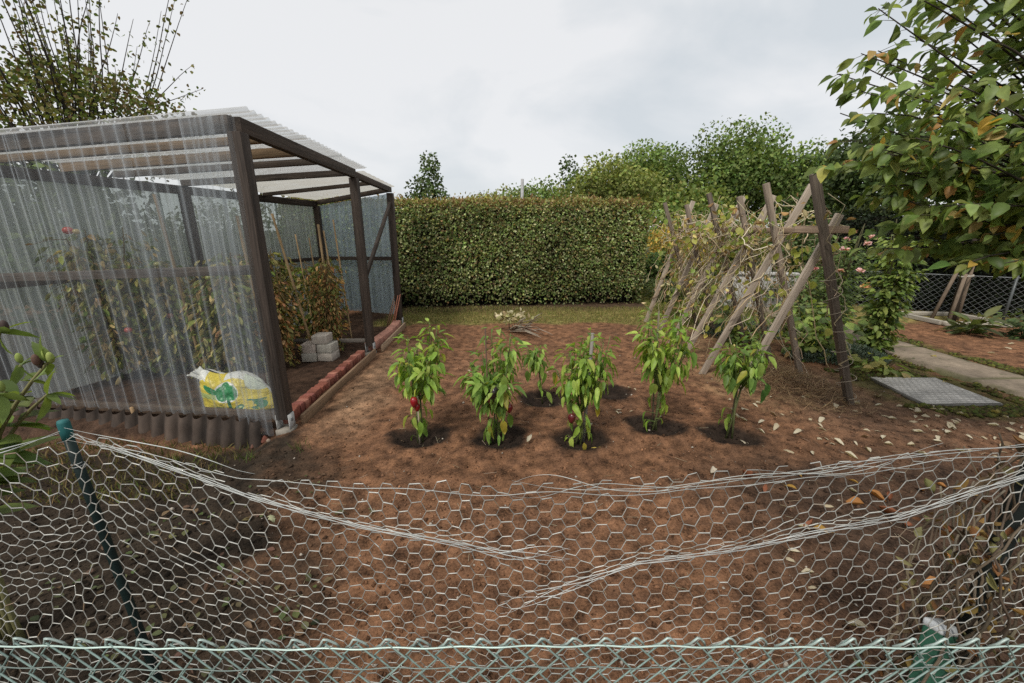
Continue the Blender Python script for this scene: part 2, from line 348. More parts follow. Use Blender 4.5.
def ground_c(X, Y):
    n1 = fbm(X * 1.1, Y * 1.1, 4, 21); XR, YR = X * 0.76 + Y * 0.65 + 0.1 * n1, Y * 0.76 - X * 0.65 + 0.14 * fbm(X * 2.3, Y * 2.3, 3, 24); n2 = fbm(XR * 6, YR * 6, 4, 22); n3 = fbm(XR * 23, YR * 26, 4, 23, 0.65)
    A = rgb(0.202, 0.102, 0.054); B = rgb(0.098, 0.052, 0.031)
    t = np.clip(0.58 + (n1 - 0.5) * 0.7 + (n2 - 0.5) * 0.45 + (n3 - 0.5) * 1.5, 0, 1)[..., None]
    c = B + (A - B) * t
    def lay(m, col):
        nonlocal c
        m = np.clip(m, 0, 1)[..., None]; c = c * (1 - m) + np.array(col) * m
    wob = (n2 - 0.5) * 0.5
    # trodden pale strip beside the greenhouse
    lay(0.6 * band(X + wob * 0.6, -1.75, -1.25, 0.18) * band(Y, 3.1, 5.6, 0.5), (0.30, 0.19, 0.115))
    lay(0.35 * np.exp(-(((X - 0.1) / 0.8) ** 2 + ((Y - 4.6) / 0.5) ** 2)), (0.27, 0.15, 0.09))
    # damp dark soil round each plant
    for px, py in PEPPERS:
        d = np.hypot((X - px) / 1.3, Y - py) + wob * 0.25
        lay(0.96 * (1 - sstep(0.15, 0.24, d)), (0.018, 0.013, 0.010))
    # dark soil at left and right front, with vignette painted in; dark greenhouse floor
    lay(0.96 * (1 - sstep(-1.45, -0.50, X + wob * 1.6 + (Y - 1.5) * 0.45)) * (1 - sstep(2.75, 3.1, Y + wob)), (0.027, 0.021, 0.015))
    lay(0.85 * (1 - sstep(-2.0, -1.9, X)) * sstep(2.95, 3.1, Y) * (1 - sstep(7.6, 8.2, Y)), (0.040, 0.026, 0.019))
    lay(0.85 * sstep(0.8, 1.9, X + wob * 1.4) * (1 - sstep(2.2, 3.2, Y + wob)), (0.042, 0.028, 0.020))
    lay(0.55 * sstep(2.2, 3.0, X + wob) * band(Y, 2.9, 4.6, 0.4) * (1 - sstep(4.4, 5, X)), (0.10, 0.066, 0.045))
    # straw and dried weeds round the trellis feet
    lay(0.55 * band(X + wob, 2.1, 3.6, 0.25) * band(Y + wob, 3.5, 7, 0.4) * sstep(0.35, 0.6, n3), (0.20, 0.14, 0.075))
    # moss along the path
    mo = band(X + wob * 0.35, 4.72, 5.02, 0.08) + band(X + wob * 0.25, 5.84, 6.08, 0.06) + 0.9 * band(X + wob * 0.5, 3.75, 4.95, 0.12) * band(Y + wob * 0.5, 3.28, 4.5, 0.14)
    lay(np.clip(mo, 0, 1) * 0.75 * sstep(0.3, 0.55, n2 * 0.5 + n3 * 0.5), (0.06, 0.068, 0.018))
    lm = lawn_mask(X, Y)
    lawn = rgb(0.17, 0.15, 0.05) * (0.7 + 0.6 * n2[..., None]) + rgb(0.09, 0.06, 0.025) * n3[..., None] * 0.6
    m = (lm * (0.55 + 0.9 * n2)).clip(0, 1)[..., None]; c = c * (1 - m) + lawn * m
    lay(sstep(7.95, 8.35, Y + wob * 0.4 - 0.11 * X) * (X < 3.0) * (X > -3) * (1 - sstep(9.6, 9.9, Y - 0.11 * X)), (0.07, 0.045, 0.028))
    far = np.clip(sstep(10, 13, Y) + sstep(10, 13, np.abs(X)), 0, 1)
    lay(far * 0.9, (0.07, 0.08, 0.03))
    return c
def axis_pts(lo, hi, step, far_lo, far_hi, n):
    a = np.arange(lo, hi + 1e-6, step)
    l = lo - np.geomspace(step * 2, lo - far_lo, n)[::-1]; r = hi + np.geomspace(step * 2, far_hi - hi, n)
    return np.concatenate([l, a, r])
gx = axis_pts(-6.0, 7.0, 0.025, -300, 300, 36); gy = axis_pts(0.3, 7.4, 0.025, -120, 700, 40)
X, Y = np.meshgrid(gx, gy); Z = ground_h(X, Y)
nx, ny = len(gx), len(gy)
i = np.arange(ny - 1)[:, None] * nx + np.arange(nx - 1)[None]
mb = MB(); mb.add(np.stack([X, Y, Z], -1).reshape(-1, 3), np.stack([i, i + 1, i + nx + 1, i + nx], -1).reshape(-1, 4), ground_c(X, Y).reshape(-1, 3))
g = mb.build('ground', M['soil'], smooth=True); tag(g, 'reddish brown dug garden soil with darker damp patches and painted-in corner darkening', 'ground', kind='structure')

def gz(x, y): return float(ground_h(np.array([x]), np.array([y]))[0])

# soil crumbs
OCT_V = np.array([(1, 0, 0), (-1, 0, 0), (0, 1, 0), (0, -1, 0), (0, 0, 1), (0, 0, -1)], float)
OCT_F = np.array([(0, 2, 4), (2, 1, 4), (1, 3, 4), (3, 0, 4), (2, 0, 5), (1, 2, 5), (3, 1, 5), (0, 3, 5)])
n = 46000
cy = 0.5 + 4.6 * RG.random(n) ** 1.6; cx = RG.uniform(-1, 1, n) * (cy * 1.25 + 0.9)
k = (cx < 4.6) & ~((cx < -1.7) & (cy > 2.7)); cx, cy = cx[k], cy[k]; n = len(cx)
s = 0.0022 + 0.013 * RG.random(n) ** 6
v = OCT_V[None] * (1 + RG.normal(0, 0.28, (n, 6, 1))) * s[:, None, None] * np.array((1, 1, 0.7))
a = RG.uniform(0, 6.28, n); ca, sa = np.cos(a)[:, None], np.sin(a)[:, None]
v = np.stack([v[..., 0] * ca - v[..., 1] * sa, v[..., 0] * sa + v[..., 1] * ca, v[..., 2] + v[..., 0] * 0.3], -1)
v += np.stack([cx, cy, ground_h(cx, cy) + s * 0.25], -1)[:, None]
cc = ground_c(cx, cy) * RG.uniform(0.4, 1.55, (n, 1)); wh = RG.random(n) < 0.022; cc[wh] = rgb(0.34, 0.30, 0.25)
mb = MB(); mb.add(v.reshape(-1, 3), (np.arange(n)[:, None, None] * 6 + OCT_F[None]).reshape(-1, 3), np.repeat(cc, 6, 0))
tag(mb.build('soil_crumbs', M['crumb'], smooth=True), 'loose clods and crumbs of soil scattered over the bed', 'soil', kind='stuff')

n = 520; x = RG.uniform(-1.5, 4.2, n); y = RG.uniform(1.2, 6.6, n); a = RG.uniform(0, 6.28, n); L = RG.uniform(0.02, 0.09, n)
A_ = np.stack([x, y, ground_h(x, y) + 0.005], -1); mb = MB(); mb.prisms(A_, A_ + np.stack([np.cos(a) * L, np.sin(a) * L, RG.uniform(0, 0.012, n)], -1), 0.0013, 3, pal([(0.30, 0.22, 0.14), (0.20, 0.13, 0.08), (0.38, 0.32, 0.22)], n, 0.15))
tag(mb.build('straw_bits', M['stem']), 'short bits of straw and twig strewn over the bed', 'straw', kind='stuff')
# path slab with worn edge, and the mossy kerb strips along it
def path_mesh():
    mb = MB(); ys = np.arange(0.8, 14.01, 0.05); xs = np.linspace(0, 1, 14)
    ctr = 5.43 + 0.05 * np.sin(ys * 0.9)
    wdt = 0.40 + 0.03 * (fbm(ys * 2, ys * 0, 2, 40) - 0.5)
    XX = ctr[:, None] + (xs[None] * 2 - 1) * wdt[:, None]; YY = np.tile(ys[:, None], (1, 14))
    e = np.minimum(xs, 1 - xs); zz = 0.012 + 0.02 * np.clip(e / 0.09, 0, 1)[None] + (fbm(XX * 6, YY * 6, 3, 41) - 0.5) * 0.012
    zz[:, 0] = zz[:, -1] = -0.05
    seam = np.abs(((ys + 0.2) % 1.25) - 0.62) < 0.026
    zz[seam, 1:-1] -= 0.012
    c = rgb(0.215, 0.172, 0.128) * (0.65 + 0.75 * fbm(XX * 3, YY * 3, 4, 43))[..., None]
    mm = np.clip((0.16 - e) / 0.16, 0, 1)[None] * sstep(0.4, 0.6, fbm(XX * 7, YY * 7, 3, 44)); mm[seam] = 0.8
    c = c * (1 - mm[..., None]) + rgb(0.07, 0.075, 0.025) * mm[..., None]
    i = np.arange(len(ys) - 1)[:, None] * 14 + np.arange(13)[None]
    mb.add(np.stack([XX, YY, zz], -1).reshape(-1, 3), np.stack([i, i + 1, i + 15, i + 14], -1).reshape(-1, 4), c.reshape(-1, 3))
    return mb
tag(path_mesh().build('path', M['stone'], smooth=True), 'worn grey concrete garden path edged with moss', 'path', kind='structure')
def moss_strip(x0, x1, y0, y1, n, seed):
    g = np.random.default_rng(seed); x = g.uniform(x0, x1, n); y = g.uniform(y0, y1, n)
    k = fbm(x * 5, y * 5, 3, 50) > 0.42; x, y = x[k], y[k]; n = len(x)
    s = g.uniform(0.008, 0.026, n)
    v = OCT_V[None] * s[:, None, None] * np.array((1.3, 1.3, 0.9)) * (1 + g.normal(0, 0.2, (n, 6, 1))) + np.stack([x, y, ground_h(x, y) + 0.006], -1)[:, None]
    mb = MB(); mb.add(v.reshape(-1, 3), (np.arange(n)[:, None, None] * 6 + OCT_F[None]).reshape(-1, 3), np.repeat(pal([(0.06, 0.07, 0.018), (0.085, 0.085, 0.02), (0.06, 0.045, 0.02)], n, 0.25, g=g), 6, 0))
    return mb
mb = moss_strip(4.86, 5.06, 2.5, 9, 2600, 1); mb2 = moss_strip(5.84, 6.04, 2.5, 9, 3000, 2); mb3 = moss_strip(3.75, 4.95, 3.3, 3.52, 900, 3); mb4 = moss_strip(3.75, 4.95, 4.2, 4.55, 1200, 4)
for q in (mb2, mb3, mb4): mb.add(q.V[0], q.F[3][0], q.C[0])
tag(mb.build('moss', M['crumb'], smooth=True), 'low green brown moss growing along the path edges', 'moss', kind='stuff')

# lawn
def grass(n, x0, x1, y0, y1, hmin, hmax, cols, seed, mask=True):
    g = np.random.default_rng(seed); x = g.uniform(x0, x1, n); y = g.uniform(y0, y1, n)
    if mask:
        k = g.random(n) < lawn_mask(x, y) * (0.25 + 1.2 * fbm(x * 2.5, y * 2.5, 3, 60)); x, y = x[k], y[k]
    n = len(x); ax = np.stack([g.normal(0, 0.5, n), g.normal(0, 0.5, n), np.ones(n)], -1)
    mb = MB(); mb.leaves(BLADE, np.stack([x, y, ground_h(x, y) - 0.004], -1), ax, rdir(n, g), g.uniform(hmin, hmax, n), pal(cols, n, 0.25, g=g), 1.6)
    return mb
LG = [(0.19, 0.20, 0.055), (0.26, 0.22, 0.08), (0.13, 0.17, 0.04), (0.28, 0.21, 0.10)]
mb = grass(30000, -2.5, 3.6, 6.7, 8.6, 0.03, 0.075, LG, 61)
q = grass(22000, 3.0, 4.9, 5.4, 12.5, 0.04, 0.10, [(0.12, 0.16, 0.035), (0.17, 0.17, 0.045), (0.09, 0.13, 0.03)], 62)
mb.add(q.V[0], q.F[3][0], q.C[0])
tag(mb.build('lawn_grass', M['leaf_dry']), 'short yellowing grass in front of the clipped hedge', 'grass', kind='stuff')

# ================================================================== HEDGE
def hedge(name, label, p0, p1, depth, h0, h1, dens, size, palette, tips, seed, stems=True, group=None, bare=0.3):
    g = np.random.default_rng(seed)
    p0 = np.array(p0, float); p1 = np.array(p1, float); L = np.linalg.norm(p1 - p0); t = (p1 - p0) / L; nrm = np.array([t[1], -t[0]])
    if nrm[1] > 0: nrm = -nrm
    root = thing(name, label, 'hedge', (*(p0 + t * L / 2 - nrm * depth / 2), 0), group)
    H = lambda s: h0 + (h1 - h0) * s / L
    def place(s, d, z): return np.stack([p0[0] + t[0] * s - nrm[0] * d, p0[1] + t[1] * s - nrm[1] * d, z], -1)
    # leaves on front, top and the two ends
    nf = int(L * max(h0, h1) * dens); ntp = int(L * depth * dens * 1.2); ne = int(depth * h0 * dens)
    P = []; NR = []
    s = g.uniform(0, L, nf); z = g.uniform(0, 1, nf) ** 0.85 * H(s)
    bulge = (fbm(s * 1.3, z * 1.3, 3, seed) - 0.5) * 0.16
    keep = g.random(nf) < 0.35 + 0.65 * sstep(bare * 0.3, bare * 1.6, z) + 0 * s
    keep &= g.random(nf) < 0.45 + 0.9 * fbm(s * 3.2, z * 3.2, 3, seed + 3)
    rnd = 0.10 * (1 - np.sqrt(1 - np.clip((z - H(s) + 0.22) / 0.22, 0, 1) ** 2)) * 1.6 + 0.14 * np.clip(1 - s / 0.2, 0, 1) ** 2 + 0.14 * np.clip(1 - (L - s) / 0.2, 0, 1) ** 2
    dd = -bulge + rnd + np.abs(g.normal(0, 0.045, nf)) - 0.03
    P.append(place(s, dd, z)[keep]); NR.append(np.tile((nrm[0], nrm[1], 0.25), (keep.sum(), 1)))
    s = g.uniform(0, L, ntp); d = g.uniform(0, depth, ntp)
    z = H(s) + (fbm(s * 1.8, d * 2.5, 3, seed + 1) - 0.5) * 0.16 + g.normal(0, 0.03, ntp) + 0.10 * (g.random(ntp) < .015) - 0.12 * np.clip(1 - np.minimum(d, depth - d) / 0.15, 0, 1) ** 2 - 0.16 * np.clip(1 - np.minimum(s, L - s) / 0.22, 0, 1) ** 2
    P.append(place(s, d, z)); NR.append(np.tile((0, 0, 1.0), (ntp, 1)))
    for e_ in (0, 1):
        d = g.uniform(0, depth, ne); z = g.uniform(0, 1, ne) * H(L * e_); o = np.abs(g.normal(0, 0.04, ne)) + 0.05 - 0.1 * (fbm(d * 3, z * 2, 2, seed + 5) - 0.3)
        P.append(place((o if e_ == 0 else L - o), d, z)); NR.append(np.tile((t[0] * (2 * e_ - 1), t[1] * (2 * e_ - 1), 0.2), (ne, 1)))
    P = np.concatenate(P); NR = np.concatenate(NR); n = len(P)
    c = pal(palette, n, 0.25, g=g)
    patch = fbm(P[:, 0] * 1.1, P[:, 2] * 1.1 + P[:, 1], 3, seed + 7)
    c *= ((0.35 + 1.35 * patch) * (0.55 + 0.55 * np.clip(P[:, 2] / h0, 0, 1)))[:, None]  # shade of the hollows put into leaf colour; foot darker too
    hz = P[:, 2] / max(h0, h1)
    tp = (g.random(n) < sstep(0.90, 0.99, hz) * 0.65)
    c[tp] = pal(tips, tp.sum(), 0.2, g=g)
    ax = unit(rdir(n, g) * 0.9 + NR * 0.35 + np.array((0, 0, -0.15)))
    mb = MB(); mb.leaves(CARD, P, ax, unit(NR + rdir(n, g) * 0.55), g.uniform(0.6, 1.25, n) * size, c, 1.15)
    # sprigs standing out of the clipped faces
    nt_ = int(n * 0.03); ii = g.choice(n, nt_); mb.leaves(LEAF, P[ii] + NR[ii] * 0.04, unit(NR[ii] + rdir(nt_, g) * 0.5), unit(np.array((0, 0, 1.0)) + rdir(nt_, g) * 0.5), g.uniform(0.8, 1.4, nt_) * size, pal(tips, nt_, 0.2, g=g))
    mb.build('foliage', M['leaf_far'], root)
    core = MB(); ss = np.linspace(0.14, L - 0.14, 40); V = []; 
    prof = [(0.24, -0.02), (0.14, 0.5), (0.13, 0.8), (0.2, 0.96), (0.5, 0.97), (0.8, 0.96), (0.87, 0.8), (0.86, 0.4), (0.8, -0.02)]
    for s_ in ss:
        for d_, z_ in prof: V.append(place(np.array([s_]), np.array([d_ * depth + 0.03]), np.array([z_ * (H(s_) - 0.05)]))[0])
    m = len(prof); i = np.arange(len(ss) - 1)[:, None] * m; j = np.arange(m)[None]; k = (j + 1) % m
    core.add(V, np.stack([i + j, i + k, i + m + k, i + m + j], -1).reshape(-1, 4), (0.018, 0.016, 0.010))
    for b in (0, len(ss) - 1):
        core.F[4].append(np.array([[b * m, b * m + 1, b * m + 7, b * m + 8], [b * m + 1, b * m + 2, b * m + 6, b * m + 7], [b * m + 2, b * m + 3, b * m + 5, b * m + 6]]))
    core.build('shade_core', M['bark'], root)  # solid dark body added as the hedge's shaded interior, no separate twigs
    if stems:
        st = MB(); 
        for s_ in np.arange(0.15, L, 0.33):
            a = place(np.array([s_ + g.normal(0, 0.05)]), np.array([depth * 0.1 + g.uniform(0, 0.12)]), np.array([0.0]))[0]
            st.tube([a, a + (g.normal(0, 0.03), 0.03, 0.35), a + (g.normal(0, 0.08), 0.08, 0.8)], [0.022, 0.018, 0.01], 6, (0.035, 0.027, 0.02))
        st.build('stem', M['bark'], root)
    return root
hedge('hornbeam_hedge', 'tall clipped boxy hedge with green and brown leaves behind the lawn', (-4.6, 8.22), (2.98, 9.05), 1.0, 2.16, 2.2, 2100, 0.064,
      [(0.205, 0.275, 0.08), (0.285, 0.335, 0.11), (0.135, 0.20, 0.06), (0.18, 0.145, 0.065), (0.45, 0.48, 0.24)], [(0.30, 0.20, 0.09), (0.30, 0.27, 0.09), (0.24, 0.15, 0.07), (0.36, 0.33, 0.13)], 71)

# ================================================================== GREENHOUSE
A = np.array((-1.89, 3.04)); Mp = np.array((-1.92, 5.21)); B = np.array((-1.96, 6.83)); Cc = np.array((-3.43, 7.40)); D = np.array((-4.70, 3.47)); 
hA, hM, hB, hC, hD = 2.335, 2.30, 2.265, 2.10, 2.245
lw = lambda t: D + (Cc - D) * t
E_ = lw(0.47); hE = 2.19
DK = (0.040, 0.030, 0.024); DK2 = (0.060, 0.046, 0.036); LW = (0.20, 0.135, 0.080)
gh = thing('greenhouse', 'open lean-to greenhouse of dark posts and clear corrugated plastic sheets', 'greenhouse', (-3.3, 5.2, 0))
def P3(p, z): return np.array((p[0], p[1], z), float)
for p, h, shoe in ((A, hA, 1), (Mp, hM, 1), (B, hB, 1), (Cc, hC, 0), (D, hD, 0), (E_, hE, 0)):
    mb = MB().beam(P3(p, 0.10 if shoe else 0.0), P3(p, h - 0.085), 0.095, 0.095, (0.02, 1, 0), DK)
    po = mb.build('post', M['dark_wood'], gh, bevel=0.004)
    if shoe:
        s = MB()
        for o in (-0.052, 0.052): s.box((p[0] + o, p[1], 0.06), (0.006, 0.085, 0.16), 0, (0.40, 0.40, 0.39))
        s.box((p[0], p[1], -0.02), (0.12, 0.12, 0.06), 0, (0.22, 0.20, 0.17)); s.box((p[0] + 0.058, p[1], 0.085), (0.008, 0.022, 0.022), 0, (0.2, 0.2, 0.2))
        s.build('post_shoe', M['concrete'], po)
up = (0, 0, 1)
def part(name, mat, fn, bevel=0.003, **kw):
    mb = MB(); fn(mb); return mb.build(name, M[mat], gh, bevel=bevel, **kw)
ext = lambda a, b, e: (a + (a - b) / np.linalg.norm(a - b) * e, b + (b - a) / np.linalg.norm(b - a) * e)
# eaves beams sit on the posts
for a, b, ha, hb, hh in ((A, Mp, hA, hM, 0.10), (Mp, B, hM - 0.012, hB, 0.075), (D, Cc, hD - 0.09, hC - 0.02, 0.10)):
    a2, b2 = (a, b)
    part('eaves_beam', 'dark_wood', lambda m: m.beam(P3(a2, ha - 0.035), P3(b2, hb - 0.035), 0.062, hh, up, DK))
part('front_beam', 'dark_wood', lambda m: m.beam(P3(D + (0.05, 0.0), hD - 0.03), P3(A + (-0.035, 0.0), hA - 0.03), 0.055, 0.105, up, DK2))
part('rear_beam', 'dark_wood', lambda m: m.beam(P3(Cc + (0.03, 0), hC - 0.03), P3(B - (0.035, 0), hB - 0.035), 0.05, 0.07, up, DK2))
# rafters from the eaves to the left wall beam
for t, col, ww in ((0.2, LW, .06), (0.42, LW, 0.08), (0.64, DK2, 0.06), (0.985, DK2, 0.07)):
    a = A + (Mp - A) * t; b = lw(0.47 * t); ha = hA + (hM - hA) * t; hb = hD + (hE - hD) * t
    part('rafter', 'wood' if col is LW else 'dark_wood', lambda m: m.beam(P3(a - (0.034, 0), ha - 0.028), P3(b + (0.03, 0), hb - 0.028), 0.05, ww, up, col))
a = Mp + (B - Mp) * 0.5; b = lw(0.74)
part('rafter', 'dark_wood', lambda m: m.beam(P3(a - (0.034, 0), 2.245), P3(b + (0.03, 0), 2.12), 0.045, 0.05, up, DK2))
# rails behind the front sheet and on the back wall
part('rail', 'dark_wood', lambda m: m.beam(P3(D + (0.05, 0.01), 1.20), P3(A + (-0.05, 0.01), 1.315), 0.045, 0.07, up, DK2))
part('sill', 'wood', lambda m: m.beam(P3(D + (0.05, 0.0), 0.055), P3(A + (-0.05, 0.0), 0.115), 0.05, 0.07, up, (0.085, 0.058, 0.040)))
part('rail', 'dark_wood', lambda m: m.beam(P3(Cc + (0.05, -0.03), 1.12), P3(B + (-0.05, -0.03), 1.15), 0.04, 0.06, up, DK))
part('rail', 'dark_wood', lambda m: m.beam(P3(D + (0.04, 0.05), 1.12), P3(Cc + (0.03, -0.05), 1.12), 0.04, 0.06, up, DK))
part('brace', 'dark_wood', lambda m: m.beam(P3(B + (0, -0.05), 2.02), P3(Mp + (0, 0.06), 1.0), 0.04, 0.055, up, DK))
part('cross_board', 'wood', lambda m: m.beam(P3(Mp + (-0.05, 0), 0.17), P3(Mp + (-1.5, 0.1), 0.14), 0.025, 0.05, up, (0.16, 0.14, 0.12)))

def corr(mb, a, b, z00, z10, z01, z11, pitch=0.076, amp=0.009, nv=6, off=0.0, seg=8, col=(0.5, 0.5, 0.5), dirv=None, wob=0.004, seed=0):
    """sheet between plan points a and b, from bottom heights z00,z10 to top heights z01,z11; waves run upward"""
    a = np.array(a, float); b = np.array(b, float); L = np.linalg.norm(b - a); t = (b - a) / L; nr = np.array([t[1], -t[0]])
    nu = int(L / pitch * seg) + 1; u = np.linspace(0, L, nu)
    V = np.zeros((nv, nu, 3)); q = np.zeros((nv, nu, 3))
    for j, v in enumerate(np.linspace(0, 1, nv)):
        o = off + amp * np.sin(u / pitch * 2 * math.pi) + wob * (vnoise(u * 3, u * 0 + j * 1.3 + seed, 90) - 0.5) * 2
        V[j, :, 0] = a[0] + t[0] * u + nr[0] * o; V[j, :, 1] = a[1] + t[1] * u + nr[1] * o
        zb = z00 + (z10 - z00) * u / L; zt = z01 + (z11 - z01) * u / L
        V[j, :, 2] = zb + (zt - zb) * v; q[j, :, 0] = u + seed; q[j, :, 1] = 0; q[j, :, 2] = V[j, :, 2]
    i = np.arange(nv - 1)[:, None] * nu + np.arange(nu - 1)[None]
    mb.add(V.reshape(-1, 3), np.stack([i, i + 1, i + nu + 1, i + nu], -1).reshape(-1, 4), col, q.reshape(-1, 3))
def roofcorr(mb, a0, a1, b0, b1, za0, za1, zb0, zb1, pitch=0.076, amp=0.009, nv=8, off=0.03, seed=0):
    """roof patch: a0->a1 is the right edge, b0->b1 the left edge; waves across, ridges run from a to b"""
    L = np.linalg.norm(np.array(a1) - np.array(a0)); nu = int(L / pitch * 8) + 1; u = np.linspace(0, 1, nu)
    V = np.zeros((nv, nu, 3)); q = np.zeros((nv, nu, 3))
    for j, v in enumerate(np.linspace(0, 1, nv)):
        ra = np.array(a0)[None] * (1 - u[:, None]) + np.array(a1)[None] * u[:, None]; rb = np.array(b0)[None] * (1 - u[:, None]) + np.array(b1)[None] * u[:, None]
        V[j, :, :2] = ra * (1 - v) + rb * v
        V[j, :, 2] = (za0 * (1 - u) + za1 * u) * (1 - v) + (zb0 * (1 - u) + zb1 * u) * v + off + amp * np.sin(u * L / pitch * 2 * math.pi)
        q[j, :, 0] = u * L + seed; q[j, :, 2] = v * 3; q[j, :, 1] = seed
    i = np.arange(nv - 1)[:, None] * nu + np.arange(nu - 1)[None]
    mb.add(V.reshape(-1, 3), np.stack([i, i + 1, i + nu + 1, i + nu], -1).reshape(-1, 4), (0.6, 0.6, 0.58), q.reshape(-1, 3))
# front wall: three overlapping sheets
fd = (A - D); fl = np.linalg.norm(fd)
for k, (s0, s1) in enumerate(((-0.02, 0.36), (0.335, 0.70), (0.675, 1.008))):
    a = D + fd * s0; b = D + fd * s1; zt = lambda s: hD + (hA - hD) * s + 0.015; zb = lambda s: 0.075 + 0.03 * s
    mb = MB(); corr(mb, a, b, zb(s0), zb(s1), zt(s0), zt(s1), 0.108, 0.014, 10, 0.050 + 0.007 * (k % 2), 10, seed=k * 7.3, wob=0.006)
    mb.build('front_sheet', M['clear_sheet'], gh, smooth=True)
# a spare sheet end hanging over the right corner
mb = MB(); corr(mb, A + (-0.36, 0.045), A + (-0.06, -0.0), -0.03, -0.03, hA + 0.01, hA + 0.01, 0.084, 0.010, 8, 0.072, 10, seed=33); mb.build('front_sheet', M['clear_sheet'], gh, smooth=True)
# skirting of brown fibre sheet leaning out below the sill
def skirt():
    mb = MB(); pitch = 0.135; L = fl * 0.945; nu = int(L / pitch * 12); u = np.linspace(0, L, nu); t = fd / fl; nr = np.array([t[1], -t[0]]); nr = nr if nr[1] < 0 else -nr; nv = 7
    V = np.zeros((nv, nu, 3)); C = np.zeros((nv, nu, 3))
    for j, v in enumerate(np.linspace(0, 1, nv)):
        w_ = np.abs(np.sin(u / pitch * math.pi)) ** 0.8
        o = 0.055 + 0.06 * v + 0.052 * w_ + 0.012 * (vnoise(u * 4, u * 0 + v * 3, 8) - 0.5)
        V[j, :, 0] = D[0] + t[0] * u + nr[0] * o; V[j, :, 1] = D[1] + t[1] * u + nr[1] * o
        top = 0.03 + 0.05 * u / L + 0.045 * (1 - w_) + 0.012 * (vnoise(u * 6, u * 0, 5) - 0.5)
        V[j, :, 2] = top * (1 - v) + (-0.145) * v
        C[j] = rgb(0.036, 0.026, 0.020) * (0.25 + 0.9 * vnoise(u / pitch * 1.01, u * 0 + 2, 6) + 0.9 * w_ ** 2)[:, None]  # fold shading put into the colour: ridges lighter, creases darker
    V[..., 2] += 0.015
    i = np.arange(nv - 1)[:, None] * nu + np.arange(nu - 1)[None]
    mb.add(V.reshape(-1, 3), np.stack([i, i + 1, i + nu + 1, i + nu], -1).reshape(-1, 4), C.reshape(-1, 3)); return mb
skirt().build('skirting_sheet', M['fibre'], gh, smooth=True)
mb = MB(); q = D + fd * 0.5 + np.array((0, -0.06)); mb.beam(P3(q, -0.02), P3(q + (0.01, -0.02), 0.13), 0.02, 0.02, up, (0.30, 0.20, 0.11)); mb.build('peg', M['wood'], gh)
# left wall in four sheets, back wall in two
for k in range(5):
    t0, t1 = k * 0.2, (k + 1) * 0.2 + (0.012 if k < 4 else 0)
    a, b = lw(t0), lw(t1); zt = lambda t: hD - 0.1 + (hC - hD + 0.08) * t
    mb = MB(); corr(mb, a, b, 0.0, 0.0, zt(t0), zt(t1), 0.076, 0.010, 6, -0.055 - 0.006 * (k % 2), 8, seed=50 + k * 3.1); mb.build('side_sheet', M['wall_sheet'], gh, smooth=True)
for k, (t0, t1) in enumerate(((0.0, 0.52), (0.49, 0.965))):
    a = Cc + (B - Cc) * t0; b = Cc + (B - Cc) * t1
    mb = MB(); corr(mb, a, b, 0.18, 0.18, hC + (hB - hC) * t0 - 0.08, hC + (hB - hC) * t1 - 0.08, 0.11, 0.013, 6, -0.05 + 0.008 * k, 8, seed=80 + k * 3.1); mb.build('back_sheet', M['back_sheet'], gh, smooth=True)
# roof
rightn = np.array((0.13, -0.06))
for k, (t0, t1) in enumerate(((-0.035, 0.36), (0.34, 0.72), (0.70, 1.07))):
    a0 = A + (Mp - A) * t0 + (0.12, 0); a1 = A + (Mp - A) * t1 + (0.12, 0); l0 = lw(0.47 * t0) - (0.12, 0); l1 = lw(0.47 * t1) - (0.12, 0)
    z = lambda t: hA + (hM - hA) * t + 0.02; zl = lambda t: hD + (hE - hD) * t
    mb = MB(); roofcorr(mb, a0, a1, l0, l1, z(t0), z(t1), zl(t0), zl(t1), 0.085, 0.013, 8, 0.030 + 0.008 * (k % 2), seed=k * 5.0); mb.build('roof_sheet', M['roof_sheet'], gh, smooth=True)
mb = MB(); roofcorr(mb, Mp + (0.06, 0.18), B + (0.06, 0.08), lw(0.50) - (0.05, 0), Cc + (-0.05, 0.08), hM - 0.0, hB + 0.003, hE - 0.02, hC + 0.0, 0.2, 0.003, 8, 0.02, seed=20); mb.build('roof_panel', M['flat_roof'], gh, smooth=True)
# ================================================================== AROUND THE GREENHOUSE
def brick_mesh(L, W, H, seed, col):
    g = np.random.default_rng(seed); mb = MB(); mb.box((0, 0, H / 2), (L, W, H), 0, col)
    mb.V[-1] = mb.V[-1] + g.normal(0, 0.0025, (8, 3)); return mb
protos = [brick_mesh(0.092, 0.066, 0.105, i, c).build('brick', M['brick'], bevel=0.006) for i, c in enumerate(((0.27, 0.095, 0.065), (0.22, 0.08, 0.055), (0.33, 0.14, 0.10), (0.25, 0.09, 0.07)))]
used = set(); nb = 27
for i in range(nb):
    t = (i + 0.5) / nb; y = 3.14 + t * 1.92; k = random.randrange(4)
    o = protos[k] if k not in used else protos[k].copy()
    if k in used: COL.objects.link(o); ORG[o.name] = np.zeros(3)
    used.add(k)
    o.location = (-1.965 + 0.006 * math.sin(i * 2.1) - 0.02 * t, y, -0.025 + random.uniform(-0.006, 0.006)); o.rotation_euler = (random.uniform(-.05, .05), random.uniform(-.04, .04), random.uniform(-.06, .06))
    tag(o, 'red brick standing on edge in the tight row from front post to middle post', 'brick', 'red bricks edging the front greenhouse bed')
ang = lambda t: 5.30 + t * 1.42
LB = ['pink edging block first beyond the middle greenhouse post', 'pink edging block second beyond the middle greenhouse post', 'pink edging block third beyond the middle greenhouse post', 'pink edging block nearest the rear greenhouse post']
